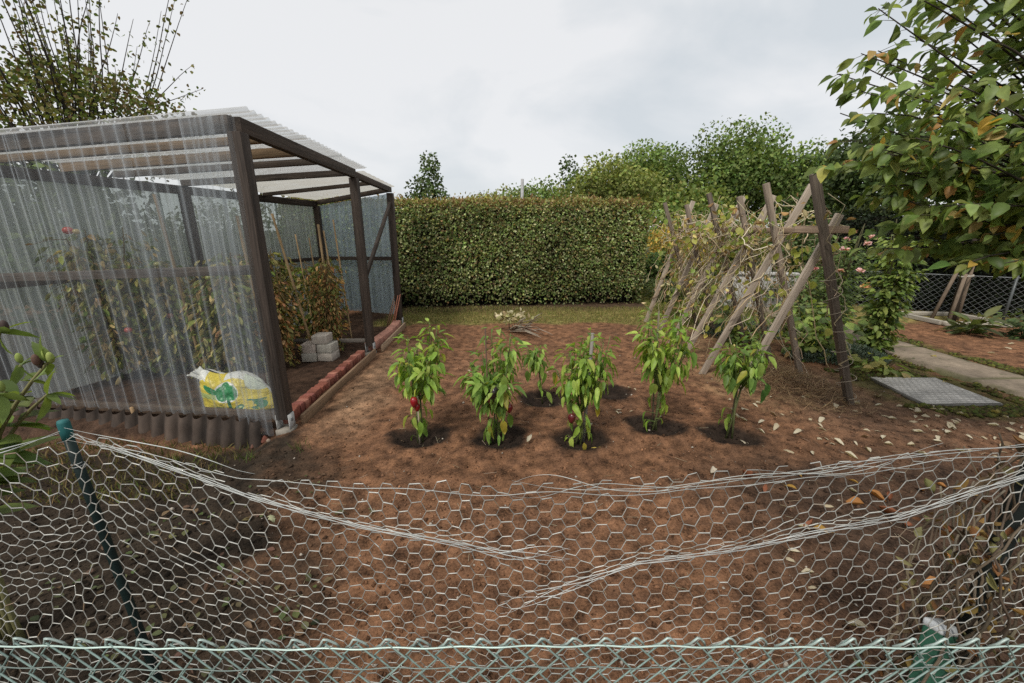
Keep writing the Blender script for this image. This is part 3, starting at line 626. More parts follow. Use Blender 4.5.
for i in range(4):
    y = 5.30 + 0.355 * i; x = -1.97 + 0.05 * math.sin((i + 0.5) / 4 * math.pi)
    mb = brick_mesh(0.13, 0.345, 0.13, 20 + i, (0.40, 0.20, 0.15)); o = mb.build('edging_block', M['brick'], bevel=0.012); o.location = (x, y + 0.17, -0.01); o.rotation_euler.z = -0.10 + i * 0.07
    tag(o, LB[i], 'edging block', 'pink blocks edging the rear greenhouse bed')
mb = MB().beam((-1.80, 3.13, 0.03), (-1.83, 5.12, 0.03), 0.028, 0.10, up, (0.20, 0.13, 0.08)); tag(mb.build('edging_board', M['wood'], base=(-1.81, 4.1, 0), bevel=0.004), 'long weathered board laid on edge beside the red brick row', 'board')
mb = MB().beam((-1.80, 5.30, 0.03), (-1.85, 6.75, 0.03), 0.025, 0.09, up, (0.34, 0.24, 0.16)); tag(mb.build('edging_board', M['wood'], base=(-1.82, 6, 0), bevel=0.004), 'pale board laid on edge beside the pink blocks near the rear post', 'board')
for i, (x, y, s) in enumerate(((-2.05, 2.98, 0.045), (-1.98, 2.92, 0.03), (-2.12, 2.94, 0.035))):
    v = OCT_V * (1 + RG.normal(0, .2, (6, 1))) * s; mb = MB(); mb.add(v + (x, y, gz(x, y) + 0.015), OCT_F, ((0.17, 0.065, 0.045), (0.22, 0.17, 0.13), (0.15, 0.075, 0.055))[i])
    tag(mb.build('rubble_stone', M['brick'], base=(x, y, 0.0), bevel=0.008), ('broken red brick lump beside the front corner post foot', 'small pale stone by the front corner post foot', 'reddish stone at the right end of the brown skirting')[i], 'stone')

# concrete blocks
bl = [((-2.575, 4.93, 0), 0.02, 'grey concrete block at the lower left of the small stack'), ((-2.375, 4.95, 0), -0.05, 'grey concrete block at the lower right of the small stack'),
      ((-2.58, 4.94, 0.112), 0.04, 'grey concrete block in the middle layer, left side of the stack'), ((-2.37, 4.945, 0.112), -0.03, 'grey concrete block in the middle layer, right side of the stack'),
      ((-2.43, 4.95, 0.224), 0.05, 'grey concrete block lying on top of the stack')]
for i, (p, rz, lab) in enumerate(bl):
    mb = brick_mesh(0.185, 0.21, 0.108, 40 + i, (0.42 + 0.02 * (i % 3), 0.39, 0.335)); o = mb.build('concrete_block', M['concrete'], bevel=0.006); o.location = (p[0], p[1], p[2] + gz(-2.5, 4.95)); o.rotation_euler.z = rz
    tag(o, lab, 'concrete block', 'stacked concrete blocks in the greenhouse')

# soil bag
def bag():
    nu, nv = 150, 110; u = np.linspace(-1, 1, nu)[None, :].repeat(nv, 0); v = np.linspace(0, 1, nv)[:, None].repeat(nu, 1)
    Wd, Hg, Dp = 0.29, 0.40, 0.21
    top = 0.90 + 0.03 * (-u) + 0.05 * np.exp(-((u + 0.86) / 0.2) ** 2) - 0.16 * np.clip((u - 0.35) / 0.65, 0, 1) ** 2 + 0.03 * np.sin(u * 6)
    half = (1 - np.abs(v * 2 - 1) ** 4.5) ** 0.5
    side = (1 - np.abs(u) ** 2.2) ** 0.5
    wr = 0.055 * (fbm(u * 3 + v * 2, v * 4 - u, 4, 5) - 0.5) + 0.06 * (fbm(u * 1.5, v * 2.2, 2, 8) - 0.5) + 0.016 * np.sin((u * 5 + v * 9)) * np.clip(v - 0.55, 0, 1)
    thick = Dp * np.clip(side, 0.02, 1) * np.clip(half * (1.15 - 0.55 * v), 0.03, 1)
    xx = u * Wd * (1 + 0.10 * (1 - v) - 0.16 * np.clip(v - 0.6, 0, 1)); zz = v * Hg * top
    xx = xx - 0.10 * v * (0.4 + 0.6 * (u + 1) / 2)          # slumps to the left
    yel = rgb(0.68, 0.54, 0.05); wht = rgb(0.74, 0.74, 0.70); gr = rgb(0.008, 0.22, 0.06); dg = rgb(0.02, 0.15, 0.07); lg = rgb(0.42, 0.50, 0.16)
    C = np.zeros((nv, nu, 3)) + yel
    def lay(m, c):
        C[m] = c
    def ell(cx, cy, rx, ry, a=0):
        X_ = (u - cx); Y_ = (v - cy) * 1.25; X2 = X_ * math.cos(a) + Y_ * math.sin(a); Y2 = -X_ * math.sin(a) + Y_ * math.cos(a); return (X2 / rx) ** 2 + (Y2 / ry) ** 2
    nz_ = fbm(u * 4, v * 5, 3, 12) - 0.5
    lay((v > 0.90 + 0.1 * nz_) & (u > -0.1), wht); lay((v > 0.80 + 0.2 * nz_) & (u < -0.66), wht); lay((u > 0.55 + 0.2 * (1 - v) + 0.1 * nz_) & (v > 0.70), wht * (0.85, 0.92, 0.8))
    lay((v < 0.62 + 0.1 * u) & (v > 0.5 + 0.1 * u) & (u < -0.1), lg)
    # flower head: a broad green bloom outlined in white with stalk and two leaves
    lay(ell(-0.02, 0.62, 0.36, 0.30) < 1.0, wht); lay(ell(-0.14, 0.60, 0.20, 0.22, 0.3) < 1, gr); lay(ell(0.11, 0.60, 0.20, 0.22, -0.3) < 1, gr); lay(ell(-0.02, 0.67, 0.17, 0.23) < 1, gr); lay(ell(-0.5, 0.66, 0.26, 0.10, -0.2) < 1, gr)
    lay((np.abs(u - 0.0 - 0.06 * (0.5 - v)) < 0.045) & (v < 0.45) & (v > 0.05), dg); lay(ell(0.22, 0.22, 0.20, 0.085, 0.55) < 1, dg); lay(ell(-0.22, 0.20, 0.20, 0.085, -0.55) < 1, dg); lay(ell(0.22, 0.22, 0.15, 0.02, 0.55) < 1, lg)
    lay((ell(0.72, 0.30, 0.20, 0.17) < 1) & (fbm(u * 14, v * 14, 2, 31) > 0.42), rgb(0.05, 0.22, 0.10)); lay((np.abs(v - 0.43) < 0.018) & (u > 0.5) & (u < 0.92), dg)
    mb = MB(); i = np.arange(nv - 1)[:, None] * nu + np.arange(nu - 1)[None]; f = np.stack([i, i + 1, i + nu + 1, i + nu], -1).reshape(-1, 4)
    mb.add(np.stack([xx, -thick + wr, zz], -1).reshape(-1, 3), f, C.reshape(-1, 3))
    Cb = np.zeros((nv, nu, 3)) + wht * 0.9
    mb.add(np.stack([xx, thick * 0.9 - wr, zz], -1).reshape(-1, 3), f[:, ::-1], Cb.reshape(-1, 3))
    # crumpled open neck at the upper left
    t = np.linspace(0, 2 * math.pi, 40); rr = 0.045 + 0.012 * np.sin(t * 5)
    V = []; 
    for k, (dz, s_, dx) in enumerate(((0, 0.7, 0), (0.035, 0.9, -0.035), (0.06, 1.2, -0.075))):
        V.append(np.stack([-0.30 + dx + rr * s_ * np.cos(t) * 0.9, rr * s_ * np.sin(t) * 0.7, 0.325 + dz + rr * s_ * np.cos(t) * 0.6 + 0.008 * np.sin(t * 7)], -1))
    V = np.concatenate(V); i = np.arange(2)[:, None] * 40 + np.arange(39)[None]
    mb.add(V, np.stack([i, i + 1, i + 41, i + 40], -1).reshape(-1, 4), wht)
    return mb
o = bag().build('soil_bag', M['bag'], smooth=True); o.location = (-2.54, 3.50, gz(-2.5, 3.5) - 0.005); o.rotation_euler.z = 0.14
tag(o, 'crumpled yellow plastic soil bag printed with a green flower', 'bag')

# bamboo canes and sticks
TAN = (0.34, 0.235, 0.125)
canes = [((-3.45, 4.3, 0), (-3.52, 4.25, 1.95), 0.019), ((-2.75, 4.4, 0), (-2.86, 4.45, 1.75), 0.021), ((-2.62, 4.9, 0), (-2.88, 4.86, 1.80), 0.02), ((-2.66, 5.1, 0), (-2.86, 5.3, 1.55), 0.012), ((-2.62, 5.3, 0), (-2.78, 5.5, 1.5), 0.012),
         ((-2.42, 5.1, 0), (-2.56, 5.35, 1.68), 0.02), ((-2.35, 5.2, 0), (-2.52, 5.4, 1.6), 0.015), ((-2.36, 5.55, 0), (-2.50, 5.7, 1.75), 0.014)]
for i, (a, b, r) in enumerate(canes):
    sh = np.array((-.06, .28 if i > 1 else 0, 0)); a = np.array(a) + sh; b = np.array(b) + sh; r *= .85; t = np.linspace(0, 1, 19)[:, None]; p = a + (b - a) * t; rad = np.full(19, r); rad[::3] *= 1.22; rad *= np.linspace(1, 0.8, 19)
    mb = MB().tube(p, rad, 8, np.array(TAN) * (0.75 + 0.1 * (i % 4)))
    tag(mb.build('bamboo_cane', M['stem'], base=tuple(a), smooth=True), ('thick tan bamboo cane behind the tall front sheet, third from the left wall', 'tan cane leaning just behind the front corner post', 'broad pale cane leaning beside the dried brown tomato plant', 'thin dark cane in the dried tomato plant', 'slim cane standing at the middle of the dried tomato row', 'stout tan cane rising over the orange brown tomato plant', 'short pale cane close beside the stout tan cane', 'thin cane nearest the middle greenhouse post')[i], 'cane', 'canes in the greenhouse')
sroot = None
for i in range(5):
    a = np.array((-2.16 + 0.035 * i, 6.72 - 0.02 * i, 0.0)); b = a + (0.13 + random.uniform(-.02, .03), 0.12, 0.55 + random.uniform(-.12, .06)); mid = (a + b) / 2 + (random.uniform(-.015, .015), 0, 0)
    tag(MB().tube([a, mid, b], [0.011, 0.010, 0.007], 6, (0.25 + 0.03 * i, 0.14, 0.09)).build('stick', M['stem'], base=tuple(a), smooth=True), 'thin reddish stick leaning on the back wall by the rear post', 'stick', 'sticks leaning by the rear post')

# tomato plants
DRY = [(0.44, 0.24, 0.095), (0.32, 0.17, 0.075), (0.50, 0.33, 0.14), (0.22, 0.21, 0.065)]
GRN = [(0.22, 0.26, 0.07), (0.30, 0.30, 0.09), (0.15, 0.19, 0.05), (0.48, 0.42, 0.18), (0.38, 0.27, 0.12)]
def tomato(x, y, H, wd, cols, n, label, seed, fruits=(), group=None, ls=(0.045, 0.115), hang=1.0):
    g = np.random.default_rng(seed); root = thing('tomato_plant', label, 'tomato plant', (x, y, 0), group)
    st = MB(); P = []; AX = []
    for k in range(5):
        a = g.uniform(0, 6.28); r = wd * g.uniform(0.2, 0.9); z = np.linspace(0, 1, 9)
        p = np.stack([x + r * np.cos(a) * z ** 1.5 + 0.02 * np.sin(z * 9 + k), y + r * np.sin(a) * z ** 1.5, z * H * g.uniform(0.75, 1.0)], -1); st.tube(p, np.linspace(0.011, 0.004, 9), 5, (0.14, 0.10, 0.045))
        m = n // 5; tt = g.uniform(0.12, 1, m) ** 0.8; idx = tt * 8; i0 = np.clip(idx.astype(int), 0, 7); f = (idx - i0)[:, None]
        c = p[i0] * (1 - f) + p[i0 + 1] * f; an = g.uniform(0, 6.28, m); rr = g.uniform(0.02, wd * 0.75, m)
        P.append(c + np.stack([np.cos(an) * rr, np.sin(an) * rr, -rr * hang * g.uniform(0.1, 1.1, m)], -1)); AX.append(np.stack([np.cos(an) * 0.55, np.sin(an) * 0.55, -g.uniform(0.3, 1.3, m)], -1))
        for q in range(0, m, 9): st.tube([c[q], (c[q] + P[-1][q]) / 2 + (0, 0, 0.02), P[-1][q]], [0.004, 0.003, 0.002], 4, (0.16, 0.11, 0.05))
    st.build('stem', M['stem'], root, smooth=True)
    P = np.concatenate(P); AX = np.concatenate(AX); k = P[:, 2] > 0.03; P, AX = P[k], AX[k]; m = len(P)
    mb = MB(); mb.leaves(LEAF_CRISP, P, AX + rdir(m, g) * 0.4, rdir(m, g) + (0, 0, 0.5), g.uniform(ls[0], ls[1], m), pal(cols, m, 0.25, g=g), g.uniform(0.6, 1.3, m)); mb.build('foliage', M['leaf_dry'], root)
    for (fx, fy, fz, fr, fc) in fruits:
        sphere(fx, fy, fz, fr, fc, 0.85).build('tomato', M['fruit'], root, smooth=True)
    return root
def sphere(x, y, z, r, c, sq=1.0, n=12, m=8, lobes=0):
    mb = MB(); th = np.linspace(0, math.pi, m); ph = np.arange(n) / n * 2 * math.pi
    rr = r * (1 + 0.08 * np.cos(ph * lobes)) if lobes else np.full(n, r)
    V = np.stack([x + np.sin(th)[:, None] * np.cos(ph)[None] * rr[None], y + np.sin(th)[:, None] * np.sin(ph)[None] * rr[None], z + np.cos(th)[:, None] * r * sq * np.ones(n)[None]], -1)
    i = np.arange(m - 1)[:, None] * n; j = np.arange(n)[None]; k = (j + 1) % n
    mb.add(V.reshape(-1, 3), np.stack([i + j, i + n + j, i + n + k, i + k], -1).reshape(-1, 4), c); return mb
RED = (0.42, 0.05, 0.03)
tomato(-2.50, 5.28, 1.34, 0.28, DRY + [(0.17, 0.17, 0.06), (0.16, 0.17, 0.06)], 1250, 'dried orange brown tomato plant just left of the middle post', 101, ls=(.03, .075), hang=2.2)
tomato(-2.84, 4.66, 1.22, 0.26, DRY + [(0.18, 0.17, 0.06)], 1100, 'withered brown tomato plant directly behind the front corner post', 102, ls=(.03, .075), hang=2.2)
tomato(-2.75, 5.6, 1.36, 0.28, GRN, 700, 'olive green tomato plant between the two dried ones by the open side', 103)
tomato(-3.35, 4.5, 1.38, 0.42, GRN, 2000, 'bushy olive tomato plant seen through the right half of the front sheets', 104, [(-3.2, 4.25, 1.12, 0.035, (0.30, 0.32, 0.08)), (-3.3, 4.2, 0.85, 0.03, (0.25, 0.3, 0.08))])
tomato(-3.95, 4.6, 1.46, 0.42, GRN, 2000, 'tall green tomato plant seen through the middle of the front sheets', 105, [(-3.8, 4.35, 1.25, 0.035, (0.32, 0.30, 0.10)), (-3.75, 4.3, 0.7, 0.035, (0.3, 0.1, 0.06))])
tomato(-4.30, 4.25, 1.64, 0.36, GRN + [(0.36, 0.29, 0.14)], 1500, 'tomato plant with a ripe red fruit behind the left end of the front sheets', 106, [(-4.28, 4.0, 1.60, 0.042, RED), (-4.20, 4.0, 1.59, 0.03, (0.4, 0.3, 0.12)), (-4.0, 4.05, 0.6, 0.035, RED)])
tomato(-3.45, 5.7, 1.42, 0.42, GRN, 1500, 'green tomato plant against the side sheets behind the others', 107)

# weeds at the skirting
for i, (x, y, h_, n_) in enumerate(((-1.93, 2.62, 0.13, 26), (-1.62, 2.72, 0.11, 20))):
    g = np.random.default_rng(120 + i); mb = MB(); ax = np.stack([g.normal(0, .4, n_), g.normal(0, .4, n_), np.ones(n_)], -1)
    mb.leaves(BLADE, np.stack([x + g.normal(0, .035, n_), y + g.normal(0, .03, n_), np.full(n_, gz(x, y) - .005)], -1), ax, rdir(n_, g), g.uniform(.5, 1, n_) * h_, pal([(0.09, 0.13, 0.035), (0.13, 0.15, 0.05)], n_, .2, g=g), 0.9)
    tag(mb.build('grass_tuft', M['leaf'], base=(x, y, 0)), ('thin grass tuft growing below the right end of the skirting', 'small grass tuft beside the front corner post, right of another')[i], 'grass tuft')
mb = grass(2600, -4.6, -2.15, 2.2, 3.0, 0.03, 0.09, [(0.13, 0.12, 0.04), (0.18, 0.13, 0.06), (0.09, 0.11, 0.03)], 131, mask=False)
tag(mb.build('rough_grass', M['leaf_dry']), 'ragged dry grass at the left end of the skirting', 'grass', kind='stuff')
g = np.random.default_rng(133); n = 420; x = g.uniform(-2.2, -0.8, n); y = g.uniform(0.8, 2.4, n); k = fbm(x * 3, y * 3, 3, 134) > 0.5; x, y = x[k], y[k]; n = len(x)
mb = MB(); a = g.uniform(0, 6.28, n); mb.leaves(LEAF_ROUND, np.stack([x, y, ground_h(x, y) + 0.01], -1), np.stack([np.cos(a), np.sin(a), np.full(n, .35)], -1), np.tile((0, 0, 1.0), (n, 1)), g.uniform(.015, .045, n), pal([(0.09, 0.12, 0.04), (0.14, 0.14, 0.06), (0.16, 0.10, 0.06)], n, .25, g=g))
tag(mb.build('low_weeds', M['leaf']), 'sparse little weeds sprouting in the dark soil behind the left netting', 'weeds', kind='stuff')

# ================================================================== PEPPERS
PG = [(0.30, 0.43, 0.07), (0.22, 0.35, 0.055), (0.40, 0.51, 0.105), (0.15, 0.25, 0.045)]
PD = [(0.18, 0.29, 0.06), (0.13, 0.22, 0.048), (0.24, 0.37, 0.075), (0.31, 0.43, 0.09)]
YEL = (0.40, 0.33, 0.05)
def pepper(x, y, H, rad, lo, n, cols, label, seed, fruits=(), yellow=(), lean=(0, 0), stake=None, nst=2, low=10, ls=(0.065, 0.125), forks=6):
    g = np.random.default_rng(seed); z0 = gz(x, y); root = thing('pepper_plant', label, 'pepper plant', (x, y, z0), 'pepper plants in the dug bed')
    st = MB(); tips = []
    zf = lo * H * g.uniform(0.95, 1.1)
    for s in range(nst):
        b = np.array((x + (s - (nst - 1) / 2) * 0.035, y + g.normal(0, .01), z0 - 0.02)); f = np.array((x + lean[0] * zf + g.normal(0, .015), y + lean[1] * zf, z0 + zf))
        st.tube([b, b * .5 + f * .5 + (g.normal(0, .008), 0, 0), f], [0.0095, 0.008, 0.007], 6, (0.085, 0.095, 0.035))
        for k in range(forks):
            a = k / forks * 6.28 + g.uniform(-.4, .4) + s; L = H - zf; hh = g.uniform(0.45, 1.0) if k else 1.0
            e = f + np.array((lean[0] * L + np.cos(a) * rad * g.uniform(.45, .9) * (1.15 - .45 * hh), lean[1] * L + np.sin(a) * rad * g.uniform(.4, .8) * (1.15 - .45 * hh), L * hh - 0.03)); m = f * .45 + e * .55 + np.array((np.cos(a), np.sin(a), 0)) * rad * .18
            t = np.linspace(0, 1, 8)[:, None]; p = (1 - t) ** 2 * f + 2 * t * (1 - t) * m + t * t * e; st.tube(p, np.linspace(.0065, .0025, 8), 5, (0.10, 0.14, 0.04)); tips.append(p)
    P = []; AX = []; NR = []
    m = n // len(tips)
    for p in tips:
        tt = g.uniform(0.12, 1, m) ** 0.75; idx = tt * 7; i0 = np.clip(idx.astype(int), 0, 6); fr = (idx - i0)[:, None]; c = p[i0] * (1 - fr) + p[i0 + 1] * fr
        an = g.uniform(0, 6.28, m); rr = g.uniform(.02, .075, m); hd = np.stack([np.cos(an), np.sin(an), np.zeros(m)], -1)
        q = c + hd * rr[:, None] + np.stack([0 * rr, 0 * rr, g.uniform(-.01, .04, m)], -1)
        for k in range(0, m, 3): st.tube([c[k], c[k] * .5 + q[k] * .5 + (0, 0, .008), q[k]], [.0022, .0018, .0014], 3, (0.11, 0.16, 0.045), cap=False)
        up_ = sstep(.55, 1.0, tt); AX.append(hd * .75 + np.stack([0 * rr, 0 * rr, -g.uniform(.35, 1.5, m) * (1 - .85 * up_) + .25 * up_], -1)); NR.append(hd * .5 + np.array((0, 0, .9))); P.append(q)
    if low:   # drooping leaves along the bare lower stem
        zz = z0 + g.uniform(.12, 1.0, low) * zf; an = g.uniform(0, 6.28, low); hd = np.stack([np.cos(an), np.sin(an), 0 * an], -1); q = np.stack([np.full(low, x), np.full(low, y), zz], -1) + hd * g.uniform(.03, .09, low)[:, None]
        P.append(q); AX.append(hd * .5 + np.array((0, 0, -1.0))); NR.append(hd + np.array((0, 0, .5)))
        for k in range(low): st.tube([(x, y, zz[k] - .01), q[k]], [.0022, .0015], 3, (0.11, 0.16, 0.045), cap=False)
    P = np.concatenate(P); AX = np.concatenate(AX); NR = np.concatenate(NR); m = len(P)
    c = pal(cols, m, .16, g=g); yk = g.random(m) < .045; c[yk] = pal([(0.30, 0.30, 0.05), (0.22, 0.27, 0.05)], yk.sum(), .15, g=g)
    sz = g.uniform(ls[0] * .75, ls[1] * 1.08, m) * (1 - .25 * sstep(.6, 1, (P[:, 2] - z0) / H))
    mb = MB(); mb.leaves(LEAF_DROOP, P, AX + rdir(m, g) * .38, NR + rdir(m, g) * .35, sz, c, g.uniform(.8, 1.2, m))
    for (dx, dy, dz, s_, cc) in yellow: mb.leaves(LEAF_DROOP, [(x + dx, y + dy, z0 + dz)], [(0.15, -.25, -1)], [(0.1, -1, .3)], s_, cc, 1.15)
    st.build('stem', M['stem'], root, smooth=True); mb.build('foliage', M['leaf_gloss'], root, smooth=True)
    if stake: 
        a = np.array((x + stake[0], y + stake[1], z0 - .03)); mb = MB().tube([a, a + (stake[2] * .5, 0, stake[3] * .5), a + (stake[2], .0, stake[3])], stake[4], 7, stake[5]); mb.build('stake', M['stem'], root, smooth=True)
    for (dx, dy, dz, r_, cc) in fruits:
        mb = sphere(x + dx, y + dy, z0 + dz, r_, cc, 1.65, 14, 10, 4); v = mb.V[0]; f = (v[:, 2] - (z0 + dz)) / (r_ * 1.65); v[:, 0] = x + dx + (v[:, 0] - x - dx) * (1 + .22 * f); v[:, 1] = y + dy + (v[:, 1] - y - dy) * (1 + .22 * f)
        fr_ = mb.build('pepper', M['fruit'], root, smooth=True); MB().tube([(x + dx, y + dy, z0 + dz + r_ * 1.5), (x + dx - .005, y + dy + .01, z0 + dz + r_ * 2.0)], [.006, .004], 5, (0.08, 0.14, 0.03)).build('fruit_stalk', M['stem'], fr_, smooth=True)
    return root
RP = (0.24, 0.010, 0.014); DRP = (0.08, 0.012, 0.016); PUR = (0.03, 0.015, 0.02)
pepper(-.74, 2.90, .99, .30, .33, 350, PG, 'tall bright green pepper plant with one big red pepper, leftmost of the row', 201, [(.01, -.15, .42, .027, RP), (0.025, -.13, .37, .022, (0.2, 0.01, 0.012))], lean=(.06, .05), low=14, stake=(.0, -.03, .01, .45, .007, (0.35, 0.30, 0.22)))
pepper(-.12, 2.88, .93, .28, .27, 350, PD, 'full dark green pepper plant with a large yellow leaf near its foot', 202, [(.10, -.11, .34, .024, (0.15, .01, .014)), (-.01, -.15, .47, .036, PUR), (-.04, -.12, .42, .03, DRP)], yellow=[(.05, -.12, .25, .13, YEL), (.02, -.12, .34, .10, (0.30, 0.30, 0.05)), (.10, -.08, .28, .12, (0.10, 0.17, .03))], low=20, stake=(-.06, 0.02, -.02, .96, .006, (0.10, 0.06, 0.04)))
pepper(.52, 2.85, .92, .27, .28, 330, PG, 'bright pepper plant with grey stake tip, in the middle of the row', 203, [(-.07, -.10, .27, .026, (0.09, 0.012, 0.014))], yellow=[(.12, -.08, .36, .09, (0.42, 0.34, 0.04)), (.02, -.16, .10, .08, (0.36, 0.30, .05))], low=16, lean=(.03, 0), stake=(.05, .03, .03, .93, .014, (0.22, 0.20, 0.18)))
pepper(1.20, 3.05, 1.02, .31, .33, 340, PG, 'tall leafy pepper plant without fruit, right of the middle one', 204, yellow=[(.02, -.14, .52, .09, (0.22, .30, .06)), (-.08, -.12, .47, .09, (.24, .30, .06))], low=20, lean=(-.02, .05), stake=(-.01, .03, -.04, 1.05, .007, (0.14, 0.12, 0.08)))
pepper(1.77, 2.93, .88, .24, .44, 230, PD, 'sparse dark pepper plant on two bare stems, rightmost of the row', 205, yellow=[(.16, -.08, .44, .07, (.36, .34, .06)), (.18, -.06, .50, .13, (0.07, 0.15, .035)), (.14, -.09, .46, .12, (0.06, 0.13, .03))], low=4, nst=2, stake=(.0, .02, .02, .82, .008, (0.10, 0.08, 0.05)))
pepper(.30, 3.62, .62, .18, .48, 90, PD, 'small thin pepper plant standing behind the row', 206, yellow=[(.10, -.06, .34, .12, (0.40, 0.27, 0.05)), (-.16, -.04, .36, .12, (0.12, 0.20, .04))], lean=(-.18, 0), low=6, nst=1, forks=5)

# pale dried plant remains at the bed's far edge
g = np.random.default_rng(140); root = thing('dead_plant_bundle', 'pale withered plant stump with grey stalks at the edge of the lawn', 'dead plant', (0.1, 6.35, 0))
mb = MB()
for k in range(34):
    a = np.array((g.normal(.05, .08), 6.4 + g.normal(0, .06), .02)); t = g.uniform(0, 1); b = a + ((.42 * t + g.normal(0, .05)), -.55 * t + g.normal(0, .05), .08 * (1 - t) + g.uniform(0, .1) + (.18 if g.random() < .3 else 0)); mb.tube([a, a * .5 + b * .5 + (0, 0, .05), b], [.008, .007, .004], 4, pal([(0.24, 0.19, 0.14), (0.17, 0.12, 0.085), (0.32, 0.28, 0.22)], 1, .1, g=g)[0])
mb.build('stalk', M['stem'], root, smooth=True); mb = MB(); n = 70
mb.leaves(LEAF_CRISP, np.stack([g.normal(-.02, .13, n), 6.42 + g.normal(0, .08, n), g.uniform(.17, .32, n)], -1), rdir(n, g), rdir(n, g), g.uniform(.06, .13, n), pal([(0.50, 0.44, 0.28), (0.42, 0.36, 0.2), (0.34, 0.34, 0.15)], n, .12, g=g), 1.3); mb.build('withered_leaves', M['leaf_dry'], root)

# ================================================================== BEAN TRELLIS
tr = thing('bean_trellis', 'row of crossed weathered wooden poles carrying a ridge bar and dry bean vines', 'trellis', (2.78, 5.1, 0))
FR = [3.66, 4.24, 4.86, 5.46, 6.15, 6.95]
GW = (0.30, 0.25, 0.20); BW = (0.10, 0.08, 0.062)
poles = []
for i, y in enumerate(FR):
    e = lambda s: random.uniform(-s, s)
    l0 = np.array((2.19 + .05 * i + e(.03), y + .22 + e(.05), -.05)) if i else np.array((2.36, 3.90, -.05)); cx = 2.80
    lt = np.array((cx + .17, y + e(.03) - .04, 2.02 + e(.05))) if i else np.array((cx + .10, y + .05, 1.74))
    d = lt - l0; mid = l0 + d * .78
    mb = MB().beam(l0, lt, .070, .030, (0, 1, 0), np.array(GW) * random.uniform(1.0, 1.3)); mb.build('pole', M['wood'], tr, bevel=.004); poles.append((l0, lt))
    r0 = np.array((3.28 + e(.04), y - .03 + e(.06), -.05)) if i else np.array((3.27, 3.56, -.05)); r1 = np.array((cx - .22 + e(.05), y + .06 + e(.04), 2.02 + e(.06)))
    if i == 0: r1 = np.array((2.53, 3.60, 2.06))
    mb = MB().beam(r0, r1, .056 if i else .066, .042 if i else .05, (0, 1, 0), np.array(BW) * (random.uniform(1.3, 2.2) if i else .8)); mb.build('pole', M['dark_wood'] if i == 0 else M['wood'], tr, bevel=.004); poles.append((r0, r1))
mb = MB().beam((2.80, 3.60, 1.60), (2.80, 7.1, 1.62), .05, .055, up, (0.22, 0.16, 0.11)); mb.build('ridge_bar', M['wood'], tr, bevel=.004)
mb = MB().beam((2.50, 3.68, 1.612), (2.86, 3.53, 1.607), .035, .06, up, (0.30, 0.22, 0.16)); mb.build('cross_bar', M['wood'], tr, bevel=.004)
mb = MB(); a, b = poles[1]; t = np.linspace(.05, .66, 260); c = a + (b - a) * t[:, None]; an = t * 6.28 * 13; wob = .068 + .022 * vnoise(t * 25, t * 0, 3)
mb.tube(c + np.stack([np.cos(an) * wob, np.sin(an) * wob * .9, .02 * np.sin(t * 60)], -1), .0032, 4, (0.33, 0.28, 0.21)); mb.build('twine', M['stem'], tr, smooth=True)
VC = [(0.50, 0.42, 0.28), (0.42, 0.33, 0.20), (0.58, 0.50, 0.36), (0.31, 0.23, 0.14)]
